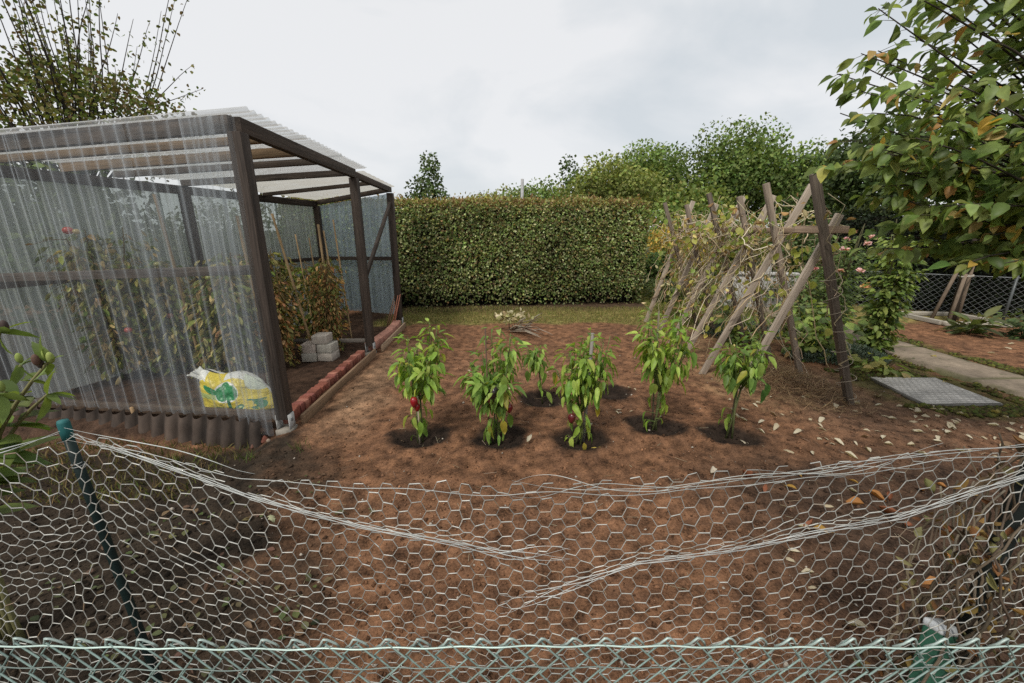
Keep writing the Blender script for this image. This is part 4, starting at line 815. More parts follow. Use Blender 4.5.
def bean_vine(i, label, seed, nv, nl):
    g = np.random.default_rng(seed); y0 = FR[i] + .02; y1 = FR[min(i + 1, 5)] + .1 if i < 5 else 7.3; root = thing('bean_vine', label, 'bean vine', (2.3, y0, 0), 'dry bean vines on the trellis')
    st = MB(); P = []
    for k in range(nv):
        which = g.random(); pl = poles[2 * min(i + (g.random() < .4), 5) + (0 if g.random() < .33 else 1)]
        m = 14; t = np.linspace(g.uniform(.0, .55), g.uniform(.62, .97), m)
        p = pl[0] + (pl[1] - pl[0]) * t[:, None]
        if which < .42:   # winds round a pole
            an = t * g.uniform(18, 34) + g.uniform(0, 6); rr = .05 + .03 * g.random(); p = p + np.stack([np.cos(an) * rr, np.sin(an) * rr, 0 * an], -1)
        elif which < .80:  # tangles along the ridge
            yy = np.linspace(0, 1, m) * (y1 - y0) * g.uniform(.4, 1.1) + y0 + g.uniform(-.1, .2); p = np.stack([2.80 + g.normal(0, .10) + .13 * np.sin(yy * g.uniform(4, 11) + k), yy, 1.57 + g.normal(0, .1) + .11 * np.sin(yy * g.uniform(4, 9) + k * 2)], -1)
        else:             # hangs between the poles
            p = p + np.stack([0 * t, (y1 - y0) * np.sin(t * 3.1) * g.uniform(.2, 1), -.1 * np.sin(t * 3.1)], -1)
        p = p + np.cumsum(g.normal(0, .022, (m, 3)), 0); p[:, 2] = np.maximum(p[:, 2], .02)
        st.tube(p, np.linspace(.0052, .0026, m) * g.uniform(.7, 1.3), 4, pal(VC, 1, .15, g=g)[0]); P.append(p)
    st.build('vine_stem', M['stem'], root, smooth=True); P = np.concatenate(P)
    k = g.choice(len(P), nl); q = P[k] + g.normal(0, .05, (nl, 3)); q[:, 2] = np.maximum(q[:, 2], .03); mb = MB()
    gcol = pal([(0.46, 0.34, 0.15), (0.52, 0.42, 0.17), (0.34, 0.22, 0.10), (0.54, 0.47, 0.26)], nl, .15, g=g)
    mb.leaves(LEAF_CRISP, q, rdir(nl, g) + (0, 0, -.7), rdir(nl, g), g.uniform(.04, .10, nl), gcol, g.uniform(.7, 1.3, nl)); mb.build('dry_leaves', M['leaf_dry'], root)
    ng = int(nl * .95); k = g.choice(len(P), ng); q = P[k] + g.normal(0, .06, (ng, 3)); q[:, 2] = np.maximum(q[:, 2], .05); mb = MB()
    mb.leaves(LEAF_ROUND, q, np.stack([g.normal(0, .6, ng), g.normal(-.2, .5, ng), -np.ones(ng)], -1), np.stack([g.normal(0, .5, ng), -np.ones(ng), g.normal(.4, .4, ng)], -1), g.uniform(.045, .10, ng), pal([(0.36, 0.40, 0.085), (0.46, 0.44, 0.10), (0.22, 0.29, 0.06)], ng, .15, g=g), 1.1); mb.build('green_leaves', M['leaf'], root)
    return root
LV = ['sparse dry vine on the nearest crossed poles of the trellis', 'dry bean vine with yellow green leaves on the second pole pair', 'thick straw coloured vine tangle on the third pole pair', 'straw vine tangle on the fourth pole pair, over the ridge bar', 'straw vine tangle on the fifth pole pair toward the hedge', 'thin dry vine on the farthest poles of the trellis']
for i, (nv, nl) in enumerate(((20, 30), (44, 85), (54, 115), (56, 120), (52, 120), (30, 60))): bean_vine(i, LV[i], 300 + i, nv, nl)
# straw pile at the trellis feet
g = np.random.default_rng(330); mb = MB(); n = 1500; x = g.normal(2.95, .26, n); y = g.normal(4.0, .32, n); r = np.hypot((x - 2.95) / .5, (y - 4.0) / .6); z = .13 * np.exp(-r * r * 1.2) * g.random(n); a = g.uniform(0, 6.28, n); L = g.uniform(.05, .17, n)
A_ = np.stack([x, y, ground_h(x, y) + z + .005], -1); mb.prisms(A_, A_ + np.stack([np.cos(a) * L, np.sin(a) * L, g.uniform(-.01, .06, n)], -1), .0017, 3, pal([(0.26, 0.165, 0.085), (0.18, 0.11, 0.06), (0.32, 0.22, 0.12)], n, .15, g=g))
tag(mb.build('straw_litter', M['stem']), 'brown dried stalks heaped under the near end of the trellis', 'straw', kind='stuff')
# ================================================================== TREES AND SHRUBS BEHIND
def tree(name, label, x, y, H, W, base, n, leaf, cols, seed, lobes=14, conifer=False, cat='tree', group=None, trunk=True, squash=1.0, dark=0.45, tr_col=(0.07, 0.055, 0.04), depth=None):
    g = np.random.default_rng(seed); z0 = 0.0; root = thing(name, label, cat, (x, y, z0), group); Dp = depth or W
    zb = base * H; ch = (H - zb)
    Cn = []; Rr = []
    for k in range(lobes):
        if conifer:
            z = zb + ch * (k + .5) / lobes; r = W / 2 * (1 - (k / lobes) ** 1.15) + .08 * W
            a = g.uniform(0, 6.28); Cn.append((x + np.cos(a) * r * .35, y + np.sin(a) * r * .35, z)); Rr.append(max(r * .75, .12 * W))
        else:
            d = rdir(1, g)[0]; d[2] = abs(d[2]) * 1.25 - .35; q = g.uniform(.35, .74); Cn.append((x + d[0] * W / 2 * q, y + d[1] * Dp / 2 * q, zb + ch * (.44 + .5 * d[2] * q * 1.05))); Rr.append(g.uniform(.19, .33) * min(W, ch * 1.2))
    Cn = np.array(Cn); Rr = np.array(Rr); pw = Rr ** 2 / (Rr ** 2).sum(); li = g.choice(lobes, n, p=pw)
    d = rdir(n, g); rr = Rr[li] * (0.5 + .55 * g.random(n) ** .6) * (.82 + .36 * fbm(d[:, 0] * 3 + li * 5.1, d[:, 2] * 3 + d[:, 1] * 2, 3, seed))
    P = Cn[li] + d * rr[:, None] * np.array((1, 1, .85 * squash)); P[:, 2] = np.maximum(P[:, 2], .1)
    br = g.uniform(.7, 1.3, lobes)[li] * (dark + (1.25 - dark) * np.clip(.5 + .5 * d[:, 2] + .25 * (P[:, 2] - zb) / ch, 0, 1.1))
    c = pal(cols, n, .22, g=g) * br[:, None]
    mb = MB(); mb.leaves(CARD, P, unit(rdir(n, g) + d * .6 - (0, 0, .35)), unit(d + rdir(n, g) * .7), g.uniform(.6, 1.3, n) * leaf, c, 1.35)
    if trunk:
        tb = MB(); r0 = max(.03, .022 * H); tp = np.array((x, y, zb + ch * .6)); b0 = np.array((x, y, -.1))
        tb.tube([b0, b0 * .6 + tp * .4 + (g.normal(0, .02 * H), 0, 0), tp], [r0, r0 * .75, r0 * .3], 8, tr_col)
        for k in range(min(lobes, 10)): s_ = b0 + (tp - b0) * g.uniform(.35, .85); tb.tube([s_, (s_ + Cn[k]) / 2 + (0, 0, .04 * H), Cn[k] + d[k] * Rr[k] * .5], [r0 * .42, r0 * .3, r0 * .1], 5, tr_col)
        tb.build('trunk', M['bark'], root, smooth=True)
    mb.build('crown', M['leaf_far'], root)
    return root
def rx(px, d): return (px - 512) / 400 * d * 1.03     # bearing of a distant thing
OAK = [(0.125, 0.18, 0.045), (0.095, 0.15, 0.036), (0.165, 0.215, 0.06)]
LIM = [(0.18, 0.215, 0.055), (0.145, 0.185, 0.045), (0.22, 0.235, 0.07)]
DKG = [(0.07, 0.105, 0.036), (0.09, 0.13, 0.042), (0.055, 0.085, 0.03)]
tree('conifer_tree', 'small dark pointed tree standing alone behind the left end of the hedge', rx(436, 24), 24, 5.6, 3.9, .05, 6500, .19, DKG + [(0.07, 0.09, 0.035)], 401, 13, True)
tree('deciduous_tree', 'low pale green tree behind the hedge, beside the thin grey utility pole', rx(505, 30), 30, 5.0, 5.2, .1, 4600, .2, LIM + [(0.18, .17, .05)], 402)
tree('conifer_tree', 'dark spiky conifer rising behind the middle of the hedge', rx(566, 27), 28, 6.1, 4.4, .15, 5200, .2, DKG, 403, 12, True)
tree('deciduous_tree', 'bright green spreading tree over the right half of the hedge', rx(600, 22), 22, 5.5, 6.2, .2, 10000, .17, LIM, 404, 18)
tree('deciduous_tree', 'mid green rounded tree behind the bright spreading one', rx(640, 28), 29, 7.4, 6.6, .25, 9000, .21, OAK, 405, 18)
tree('deciduous_tree', 'tallest broad green tree in the middle of the tree line', rx(716, 25), 26, 7.6, 8.4, .22, 17000, .20, OAK, 406, 26)
tree('deciduous_tree', 'dark green tree touching the tallest one on its right side', rx(795, 24), 25, 6.9, 5.6, .2, 10000, .19, DKG + OAK, 407, 18)
tree('deciduous_tree', 'olive tree directly right of the hedge end, in front of the tall ones', rx(676, 18), 19, 3.9, 4.6, .1, 4600, .2, LIM + OAK, 408, 16)
tree('dark_conifer', 'very dark tall tree behind the fruit tree, above the roses', rx(868, 17), 17.5, 6.7, 4.4, .15, 6200, .2, DKG, 409, 15)
tree('deciduous_tree', 'dark tree filling the far right behind the fruit tree', rx(1000, 15), 15, 6.4, 6.0, .12, 7000, .2, DKG, 410, 20)
tree('deciduous_tree', 'shadowy green tree between the tree line and the roses', rx(815, 19), 20, 4.6, 4.0, .1, 4000, .2, DKG + OAK, 411, 14)
tree('deciduous_tree', 'small low green tree just left of the spiky conifer', rx(535, 26), 27, 5.2, 5.6, .1, 6000, .19, OAK, 412, 12)
tree('bush', 'black green bush beyond the far fence left of the stakes', rx(925, 10.3), 10.6, 2.3, 3.2, .0, 4200, .09, DKG, 431, 12, cat='bush', trunk=False)
BSH = [(0.085, 0.12, 0.03), (0.12, 0.14, 0.04), (0.065, 0.095, 0.025)]
tree('bush', 'low green bush past the hedge end under the tall tree', rx(690, 14), 14.5, 2.6, 3.6, .0, 3800, .13, OAK, 421, 14, cat='bush', trunk=False)
tree('bush', 'yellow autumn shrub peeking out past the hedge end', rx(664, 11.6), 11.9, 1.78, 2.3, .05, 3600, .085, [(0.44, 0.32, 0.07), (0.36, 0.30, 0.08), (0.50, 0.33, 0.07)], 422, 11, cat='bush', trunk=False, dark=.7)
tree('bush', 'tall green plant clump growing beside the hedge end', rx(655, 10.3), 10.6, 1.25, .95, .0, 1900, .085, [(0.07, 0.115, 0.035), (0.10, 0.15, 0.04), (0.05, 0.08, 0.025)], 423, 9, cat='bush', trunk=False)
tree('bush', 'dark low bush behind the far end of the trellis', rx(735, 13), 13.3, 2.2, 3.6, .0, 3200, .12, LIM + OAK, 424, 12, cat='bush', trunk=False)
tree('bush', 'dark bush behind the near end of the trellis', rx(800, 11), 11.2, 2.3, 3.0, .0, 3600, .11, DKG, 425, 12, cat='bush', trunk=False)
tree('bush', 'feathery green bush between trellis and hedge end', rx(690, 9.8), 10.0, .9, 1.1, .0, 1500, .075, LIM, 426, 8, cat='bush', trunk=False)
tree('bush', 'dense dark bush behind the roses and the white wall', rx(862, 9.4), 9.5, 2.15, 2.6, .0, 4200, .09, DKG, 427, 13, cat='bush', trunk=False)
tree('bush', 'yellow green sprig just above the left end of the hedge', rx(413, 12), 12.3, 2.75, .8, .5, 260, .09, [(0.2, 0.2, 0.05), (0.13, .15, .04)], 428, 5, cat='bush')
tree('bush', 'pale yellow tree top just above the middle of the hedge', rx(487, 14), 14.3, 2.95, 1.3, .55, 420, .11, [(0.28, 0.25, 0.07), (0.17, .19, .05)], 429, 7, cat='bush')
mb = MB().tube([(rx(521, 26) , 25, 0), (rx(521, 26), 25, 4.5)], [.10, .09], 8, (0.34, 0.34, 0.34)); tag(mb.build('utility_pole', M['concrete'], base=(rx(521, 26), 25, 0), smooth=True), 'thin grey utility pole above the middle of the hedge', 'pole')

# tall thin-shooted fruit tree behind the greenhouse
def shoots(x, y, label, seed, nsh, H, spread, nbush, bh, bx=0.0):
    g = np.random.default_rng(seed); root = thing('pear_tree', label, 'tree', (x, y, 0)); tb = MB(); P = []; AX = []
    tb.tube([(x, y, -.1), (x + .02, y, 1.2), (x + .05, y, 2.1)], [.09, .075, .05], 8, (0.06, 0.05, 0.04))
    for k in range(nsh):
        a = g.uniform(0, 6.28); r = spread * math.sqrt(g.random()); b = np.array((x + np.cos(a) * r * .55 + bx * .3, y + np.sin(a) * r * .5, bh * g.uniform(.72, .95))); h = H * g.uniform(.72, 1.0) - b[2] - .35 * (r / spread) ** 2 * g.random()
        e = b + np.array((np.cos(a) * r * .5 + g.normal(-.1, .15), np.sin(a) * r * .4, max(h, .3))); t = np.linspace(0, 1, 9)[:, None]; p = b + (e - b) * t + np.cumsum(np.cumsum(g.normal(0, .0055, (9, 3)), 0), 0)
        tb.tube(np.vstack([[(x + .05, y, 1.8)], p]), np.concatenate([[.014], np.linspace(.009, .0025, 9)]), 5, (0.05, 0.042, 0.035))
        m = g.integers(18, 36); tt = g.uniform(.05, 1, m); i0 = np.clip((tt * 8).astype(int), 0, 7); P.append(p[i0] + (p[i0 + 1] - p[i0]) * ((tt * 8 - i0)[:, None]) + g.normal(0, .03, (m, 3))); AX.append(rdir(m, g) + (0, 0, -.4))
    m = nbush; d = rdir(m, g); d[:, 2] = np.abs(d[:, 2]) * 1.1 - .25; q = g.uniform(.35, 1, m) ** .5 * (.75 + .5 * fbm(d[:, 0] * 3 + 5, d[:, 2] * 3 + d[:, 1], 3, seed)); P.append(np.stack([x + bx + d[:, 0] * spread * q, y + d[:, 1] * spread * .7 * q, bh * .72 + d[:, 2] * bh * .34 * q], -1)); AX.append(rdir(m, g) + (0, 0, -.3))
    P = np.concatenate(P); AX = np.concatenate(AX); m = len(P); mb = MB(); mb.leaves(LEAF_ROUND, P, AX, rdir(m, g) + (0, 0, .4), g.uniform(.038, .07, m), pal([(0.10, 0.14, 0.035), (0.14, 0.17, 0.045), (0.19, 0.18, 0.055), (0.15, 0.11, 0.045)], m, .22, g=g))
    tb.build('trunk', M['bark'], root, smooth=True); mb.build('crown', M['leaf_far'], root); return root
shoots(-6.25, 6.0, 'tree with many tall thin upright shoots behind the left end of the greenhouse', 440, 70, 5.3, 1.7, 5600, 3.8, .25)
shoots(-4.75, 7.6, 'sparse young tree with a few thin twigs above the greenhouse roof corner', 441, 8, 3.75, .8, 120, 2.7)
tree('bush', 'green bush seen dimly through the side sheets of the greenhouse', -6.1, 5.4, 2.9, 2.8, .0, 5200, .11, BSH, 442, 12, cat='bush', trunk=False)
tree('bush', 'olive bush behind the far corner of the greenhouse', -5.4, 7.8, 2.5, 2.8, .0, 4200, .11, BSH, 443, 12, cat='bush', trunk=False)

# ================================================================== RIGHT-HAND GARDEN
# far chain-link fence with the dark hedge behind it
def chainlink(mb, a, b, h0, h1, p, r, depth=.004, col=(0.4, 0.42, 0.42), seg=3, topfn=None, jit=0.0, n=3, rows=None):
    a = np.array(a, float); b = np.array(b, float); L = np.linalg.norm(b - a); t = (b - a) / L; nr = np.array([t[1], -t[0]])
    nw = int(L / p) + 1; nrow = rows or int((h1 - h0) / (p / 2 * 1.0)) + 1
    g = np.random.default_rng(5); A_ = []; B_ = []
    k = np.arange(nw)[:, None]; j = np.arange(nrow + 1)[None]
    for fam in (0, 1):
        # each wire zigzags down between two columns and hooks its neighbours at every bend
        s = (k + np.where(j % 2 == 0, -0.035, 0.535) * (1 if fam == 0 else -1)) * p
        top = h1 if topfn is None else topfn(np.clip(s, 0, L))
        z = top - j * (h1 - h0) / nrow + 0 * s
        s, z = s + jit * (fbm(s * 4, z * 4, 2, 77) - .5), z + jit * (fbm(s * 4 + 9, z * 4, 2, 78) - .5) * np.clip(j, 0, 1)
        o = depth * (1 if fam == 0 else -1) + 0 * s
        V = np.stack([a[0] + t[0] * s + nr[0] * o, a[1] + t[1] * s + nr[1] * o, z], -1)
        A_.append(V[:, :-1].reshape(-1, 3)); B_.append(V[:, 1:].reshape(-1, 3))
    A_ = np.concatenate(A_); B_ = np.concatenate(B_); mb.prisms(A_, B_, r, n, np.array(col) * g.uniform(.8, 1.15, (len(A_), 1)))
    return nw
FA, FB = np.array((7.0, 8.75)), np.array((11.2, 5.75))
fen = thing('chain_link_fence', 'low grey chain link fence at the right in front of the dark hedge', 'fence', (9.1, 7.25, 0))
mb = MB(); chainlink(mb, FA, FB, .03, .78, .105, .0036, .006, (0.20, 0.215, 0.22)); mb.build('wire_mesh', M['wire'], fen)
mb = MB().tube([(*FA, .78), (*FB, .78)], .006, 5, (0.3, 0.32, 0.33)); mb.build('tension_wire', M['wire'], fen)
for t in (.0, .5, 1.0):
    q = FA + (FB - FA) * t; MB().tube([(*q, -.1), (*q, .82)], .022, 8, (0.10, 0.11, 0.11)).build('post', M['wire'], fen, smooth=True)
hedge('dark_hedge', 'dark evergreen hedge right behind the far chain link fence', (7.1, 9.2), (12.6, 5.3), 1.0, 2.0, 2.05, 1300, .07, [(0.022, 0.034, 0.018), (0.032, 0.045, 0.02), (0.018, 0.025, 0.014)], [(0.05, 0.065, 0.02), (0.035, 0.05, 0.02)], 450, False, bare=.1)
# staked young tree in a board frame
stt = thing('tree_stakes', 'three wooden stakes tied together as a tripod in a square board frame', 'tree stakes', (8.1, 7.3, 0))
for a, b in (((7.86, 7.35, -.05), (8.12, 7.33, 1.08)), ((7.95, 7.12, -.05), (8.10, 7.2, .85)), ((8.32, 7.32, -.05), (8.36, 7.36, 1.12))):
    MB().tube([a, b], [.03, .027], 7, (0.17, 0.13, 0.095)).build('stake', M['bark'], stt, smooth=True)
MB().tube([(8.06, 7.2, .80), (8.2, 7.16, .82), (8.38, 7.32, .82), (8.2, 7.4, .79), (8.06, 7.2, .80)], .016, 6, (0.38, 0.35, 0.3)).build('tie', M['stem'], stt, smooth=True)
c0 = np.array((8.1, 7.25)); w2 = .52
for (x0, y0, x1, y1) in ((-w2, -w2 + .13, w2, -w2 - .0), (-w2, w2, w2, w2 - .1), (-w2, -w2 + .16, -w2, w2 - .03), (w2, -w2 + .03, w2, w2 - .13)):
    MB().beam((c0[0] + x0, c0[1] + y0, .03), (c0[0] + x1, c0[1] + y1, .03), .09, .07, up, (0.34, 0.31, 0.26)).build('frame_board', M['wood'], stt, bevel=.005)
tree('young_tree', 'slender dark sapling tied inside the stake tripod', 8.2, 7.3, 2.9, 1.9, .42, 1300, .075, DKG + OAK, 451, 9, tr_col=(0.05, 0.04, 0.03))
# bushes and flowers round the path
def leafy(name, label, x, y, H, W, n, leaf, cols, seed, stems=6, shape=LEAF_ROUND, flowers=(), cat='plant', droop=.5, prof=None, group=None):
    g = np.random.default_rng(seed); root = thing(name, label, cat, (x, y, 0), group); st = MB(); P = []; AX = []
    for k in range(stems):
        a = g.uniform(0, 6.28); r = W / 2 * g.uniform(.3, 1) if stems > 1 else 0; h = H * g.uniform(.7, 1); t = np.linspace(0, 1, 9)
        p = np.stack([x + np.cos(a) * r * t ** 1.2, y + np.sin(a) * r * t ** 1.2, t * h - .02], -1) + np.cumsum(g.normal(0, .01, (9, 3)), 0); st.tube(p, np.linspace(.010, .003, 9) * (1 + H * .3), 5, (0.08, 0.075, 0.035))
        m = n // stems; tt = g.uniform(.1, 1, m); i0 = np.clip((tt * 8).astype(int), 0, 7); an = g.uniform(0, 6.28, m)
        pr = prof(tt) if prof is not None else np.ones(m); rr = g.uniform(.15, 1, m) * W * .33 * pr
        hd = np.stack([np.cos(an), np.sin(an), 0 * an], -1); P.append(p[i0] + hd * rr[:, None] + np.stack([0 * rr, 0 * rr, g.normal(0, .03, m)], -1)); AX.append(hd + np.stack([0 * rr, 0 * rr, -g.uniform(-.3, 1.4, m) * droop], -1))
    st.build('stem', M['stem'], root, smooth=True); P = np.concatenate(P); AX = np.concatenate(AX); P[:, 2] = np.maximum(P[:, 2], .02); m = len(P); d = unit(P - (x, y, H * .45))
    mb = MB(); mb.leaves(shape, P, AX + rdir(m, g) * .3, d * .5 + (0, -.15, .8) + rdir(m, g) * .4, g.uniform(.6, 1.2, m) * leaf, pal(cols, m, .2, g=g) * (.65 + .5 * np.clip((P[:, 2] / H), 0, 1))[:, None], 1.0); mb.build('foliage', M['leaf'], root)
    for (fx, fy, fz, fs, fc) in flowers:
        nb = 16; an = g.uniform(0, 6.28, nb); mb = MB(); mb.leaves(LEAF_ROUND, np.tile((x + fx, y + fy, fz), (nb, 1)), np.stack([np.cos(an), np.sin(an) - .3, g.uniform(-.2, 1.2, nb)], -1), rdir(nb, g) + (0, -.3, .8), g.uniform(.6, 1.1, nb) * fs, pal([fc], nb, .12, g=g), 1.25); mb.build('flower', M['petal'], root)
    return root
VG = [(0.24, 0.32, 0.075), (0.18, 0.26, 0.06), (0.31, 0.38, 0.10), (0.12, 0.18, 0.05)]
PK = (0.66, 0.34, 0.36); PK2 = (0.72, 0.46, 0.44); OR = (0.62, 0.38, 0.20)
leafy('dahlia_bush', 'tall bushy leafy plant growing up beside the path at the steel plate', 4.82, 5.12, 1.75, .50, 1300, .095, VG, 461, 9, LEAF, [(.30, -.25, 1.18, .05, OR), (-.05, -.28, 1.28, .045, OR)], 'bush', .6)
for k, (x, y, h, lab, fl) in enumerate(((5.35, 6.6, 1.85, 'rose bush with pink blooms behind the bushy plant', [(-.2, -.35, 1.58, .06, PK), (0.12, -.35, 1.48, .065, PK), (-.30, -.38, 1.32, .075, PK2), (.02, -.38, 1.40, .07, PK2), (-.3, -.38, 1.0, .07, (0.62, .36, .30))]),
                                        (4.75, 6.3, 1.2, 'shorter rose bush with one orange pink bloom beside the nearest trellis pole', [(.45, -.4, .80, .09, OR), (.38, -.35, 1.02, .07, PK2), (-.25, -.3, 1.05, .05, PK)]), (5.9, 7.2, 1.6, 'rose bush with a pale pink bloom by the path, farthest from the trellis', [(-.3, -.3, 1.45, .06, PK), (.1, -.3, 1.5, .05, PK2)]))):
    leafy('rose_bush', lab, x, y, h, .8, 1200, .07, [(0.12, 0.18, 0.05), (0.16, 0.22, 0.06), (0.085, 0.13, 0.038)], 465 + k, 9, LEAF, fl, 'rose bush', .4)
leafy('leafy_bush', 'low bright green bush with heart shaped leaves behind the nearest trellis pole', 3.98, 5.05, .82, .95, 560, .105, VG, 471, 8, LEAF_ROUND, (), 'bush', .6)
leafy('leafy_bush', 'small leafy bush under the middle of the trellis', 3.3, 5.6, .55, .7, 240, .09, VG, 472, 6, LEAF_ROUND, (), 'bush', .6)
leafy('hosta_plant', 'low yellow green rosette of leaves at the corner of the steel plate', 4.32, 4.52, .17, .5, 90, .13, [(0.36, 0.42, 0.09), (0.26, 0.36, 0.08), (0.42, 0.38, 0.12)], 473, 12, LEAF, (), 'plant', .2)
leafy('flower_plant', 'small plant with a pink bloom on the ground behind the trellis', 4.15, 7.6, .5, .6, 160, .08, BSH, 474, 6, LEAF, [(-.1, -.2, .5, .09, (0.66, .36, .40)), (.2, -.2, .55, .05, PK)], 'plant')
leafy('iris_plant', 'spiky blade leaved plant at the far right of the right bed', 7.35, 6.25, .38, .35, 46, .30, [(0.10, 0.14, 0.045), (0.14, .17, .06)], 475, 5, LEAF_LONG, (), 'plant', -.5)
leafy('leafy_bush', 'low round green shrub at the right edge beside the far fence', 7.95, 6.0, .50, .95, 420, .085, [(0.10, 0.15, 0.05), (0.07, 0.11, 0.035), (0.13, .18, .06)], 476, 9, LEAF, (), 'bush', .4)
for k, (x, y, h, lab) in enumerate(((5.55, 8.6, .8, 'green border plant behind the rose bushes by the path'), (4.2, 8.9, .9, 'green border plant beyond the trellis near the white wall'), (3.6, 9.4, .7, 'green border plant beyond the far trellis poles'))):
    leafy('border_plant', lab, x, y, h, 1.2, 420, .09, BSH, 480 + k, 8, LEAF, (), 'plant')
def mat_plant(x, y, rx_, ry_, H, n, cols, seed, label):
    g = np.random.default_rng(seed); root = thing('lavender_mat', label, 'ground cover', (x, y, 0)); a = g.uniform(0, 6.28, n); r = np.sqrt(g.random(n)); q = np.stack([x + np.cos(a) * r * rx_, y + np.sin(a) * r * ry_, H * (1 - r ** 2.5) * (.5 + .5 * g.random(n)) * (.7 + .6 * fbm(np.cos(a) * r * 5, np.sin(a) * r * 5, 2, seed)) + .005], -1)
    ax = np.stack([np.cos(a) * .5, np.sin(a) * .5, np.ones(n)], -1) + rdir(n, g) * .6; mb = MB(); mb.leaves(LEAF_LONG, q, ax, rdir(n, g), g.uniform(.03, .065, n), pal(cols, n, .2, g=g), 1.2); mb.build('foliage', M['leaf_far'], root); return root
GG = [(0.10, 0.135, 0.10), (0.13, 0.165, 0.125), (0.07, 0.10, 0.07)]
mat_plant(4.22, 4.98, .62, .36, .15, 4200, GG, 490, 'grey green low cushion plant behind the nearest trellis pole')
mat_plant(3.7, 6.2, .7, .4, .2, 2600, GG, 491, 'grey green cushion plant farther back under the trellis')
# low white rendered wall far behind the trellis
ww = thing('garden_wall', 'low white rendered wall with a red brown planted top behind the trellis', 'wall', (5.35, 8.6, 0))
mb = MB().beam((4.55, 8.75, .35), (5.95, 8.4, .35), .18, .7, up, (0.40, 0.395, 0.375)); mb.build('wall_body', M['concrete'], ww, bevel=.01)
mb = MB().beam((4.52, 8.75, .725), (5.98, 8.39, .725), .25, .05, up, (0.42, 0.41, 0.39)); mb.build('coping', M['concrete'], ww, bevel=.008)
mb = MB().beam((5.35, 8.45, 0), (5.35, 8.45, 1.15), .09, .09, (0, 1, 0), (0.40, 0.39, 0.37)); tag(mb.build('stone_post', M['concrete'], base=(5.35, 8.45, 0), bevel=.01), 'slim grey upright post in front of the white wall behind the trellis', 'post')
# steel plate
def plate():
    root = thing('steel_plate', 'square grey ribbed steel cover plate lying on moss beside the path', 'plate', (4.34, 3.86, 0)); c = np.array([(3.93, 3.51), (4.66, 3.51), (4.73, 4.2), (4.03, 4.23)]); nu = 97; u = np.linspace(0, 1, nu); U, V = np.meshgrid(u, u)
    XY = (c[0] * ((1 - U) * (1 - V))[..., None] + c[1] * (U * (1 - V))[..., None] + c[2] * (U * V)[..., None] + c[3] * ((1 - U) * V)[..., None])
    edge = np.minimum(np.minimum(U, 1 - U), np.minimum(V, 1 - V)); rib = ((np.floor(V * 24).astype(int) % 2 == 0) & (np.abs((U * 12 + (np.floor(V * 24).astype(int) // 2 % 2) * .5) % 1 - .5) < .33)) & (edge > .03)
    Zz = .014 + .003 * rib + (fbm(XY[..., 0] * 4, XY[..., 1] * 4, 2, 9) - .5) * .008
    Cc_ = rgb(0.36, 0.335, 0.30) * (.75 + .5 * fbm(XY[..., 0] * 5, XY[..., 1] * 5, 4, 8))[..., None]; Cc_[rib] *= 1.35
    mb = MB(); i = np.arange(nu - 1)[:, None] * nu + np.arange(nu - 1)[None]; mb.add(np.concatenate([XY, Zz[..., None]], -1).reshape(-1, 3), np.stack([i, i + 1, i + nu + 1, i + nu], -1).reshape(-1, 4), Cc_.reshape(-1, 3)); mb.build('tread_sheet', M['steel'], root)
    for k in range(4):
        a, b = c[k], c[(k + 1) % 4]; MB().beam((*a, -.010), (*b, -.010), .03, .040, up, (0.12, 0.11, 0.09)).build('frame', M['wire'], root)
M['steel'] = colmat('steel', .42, .5, 30, .6, 1.35, .1, metal=.15)
plate()

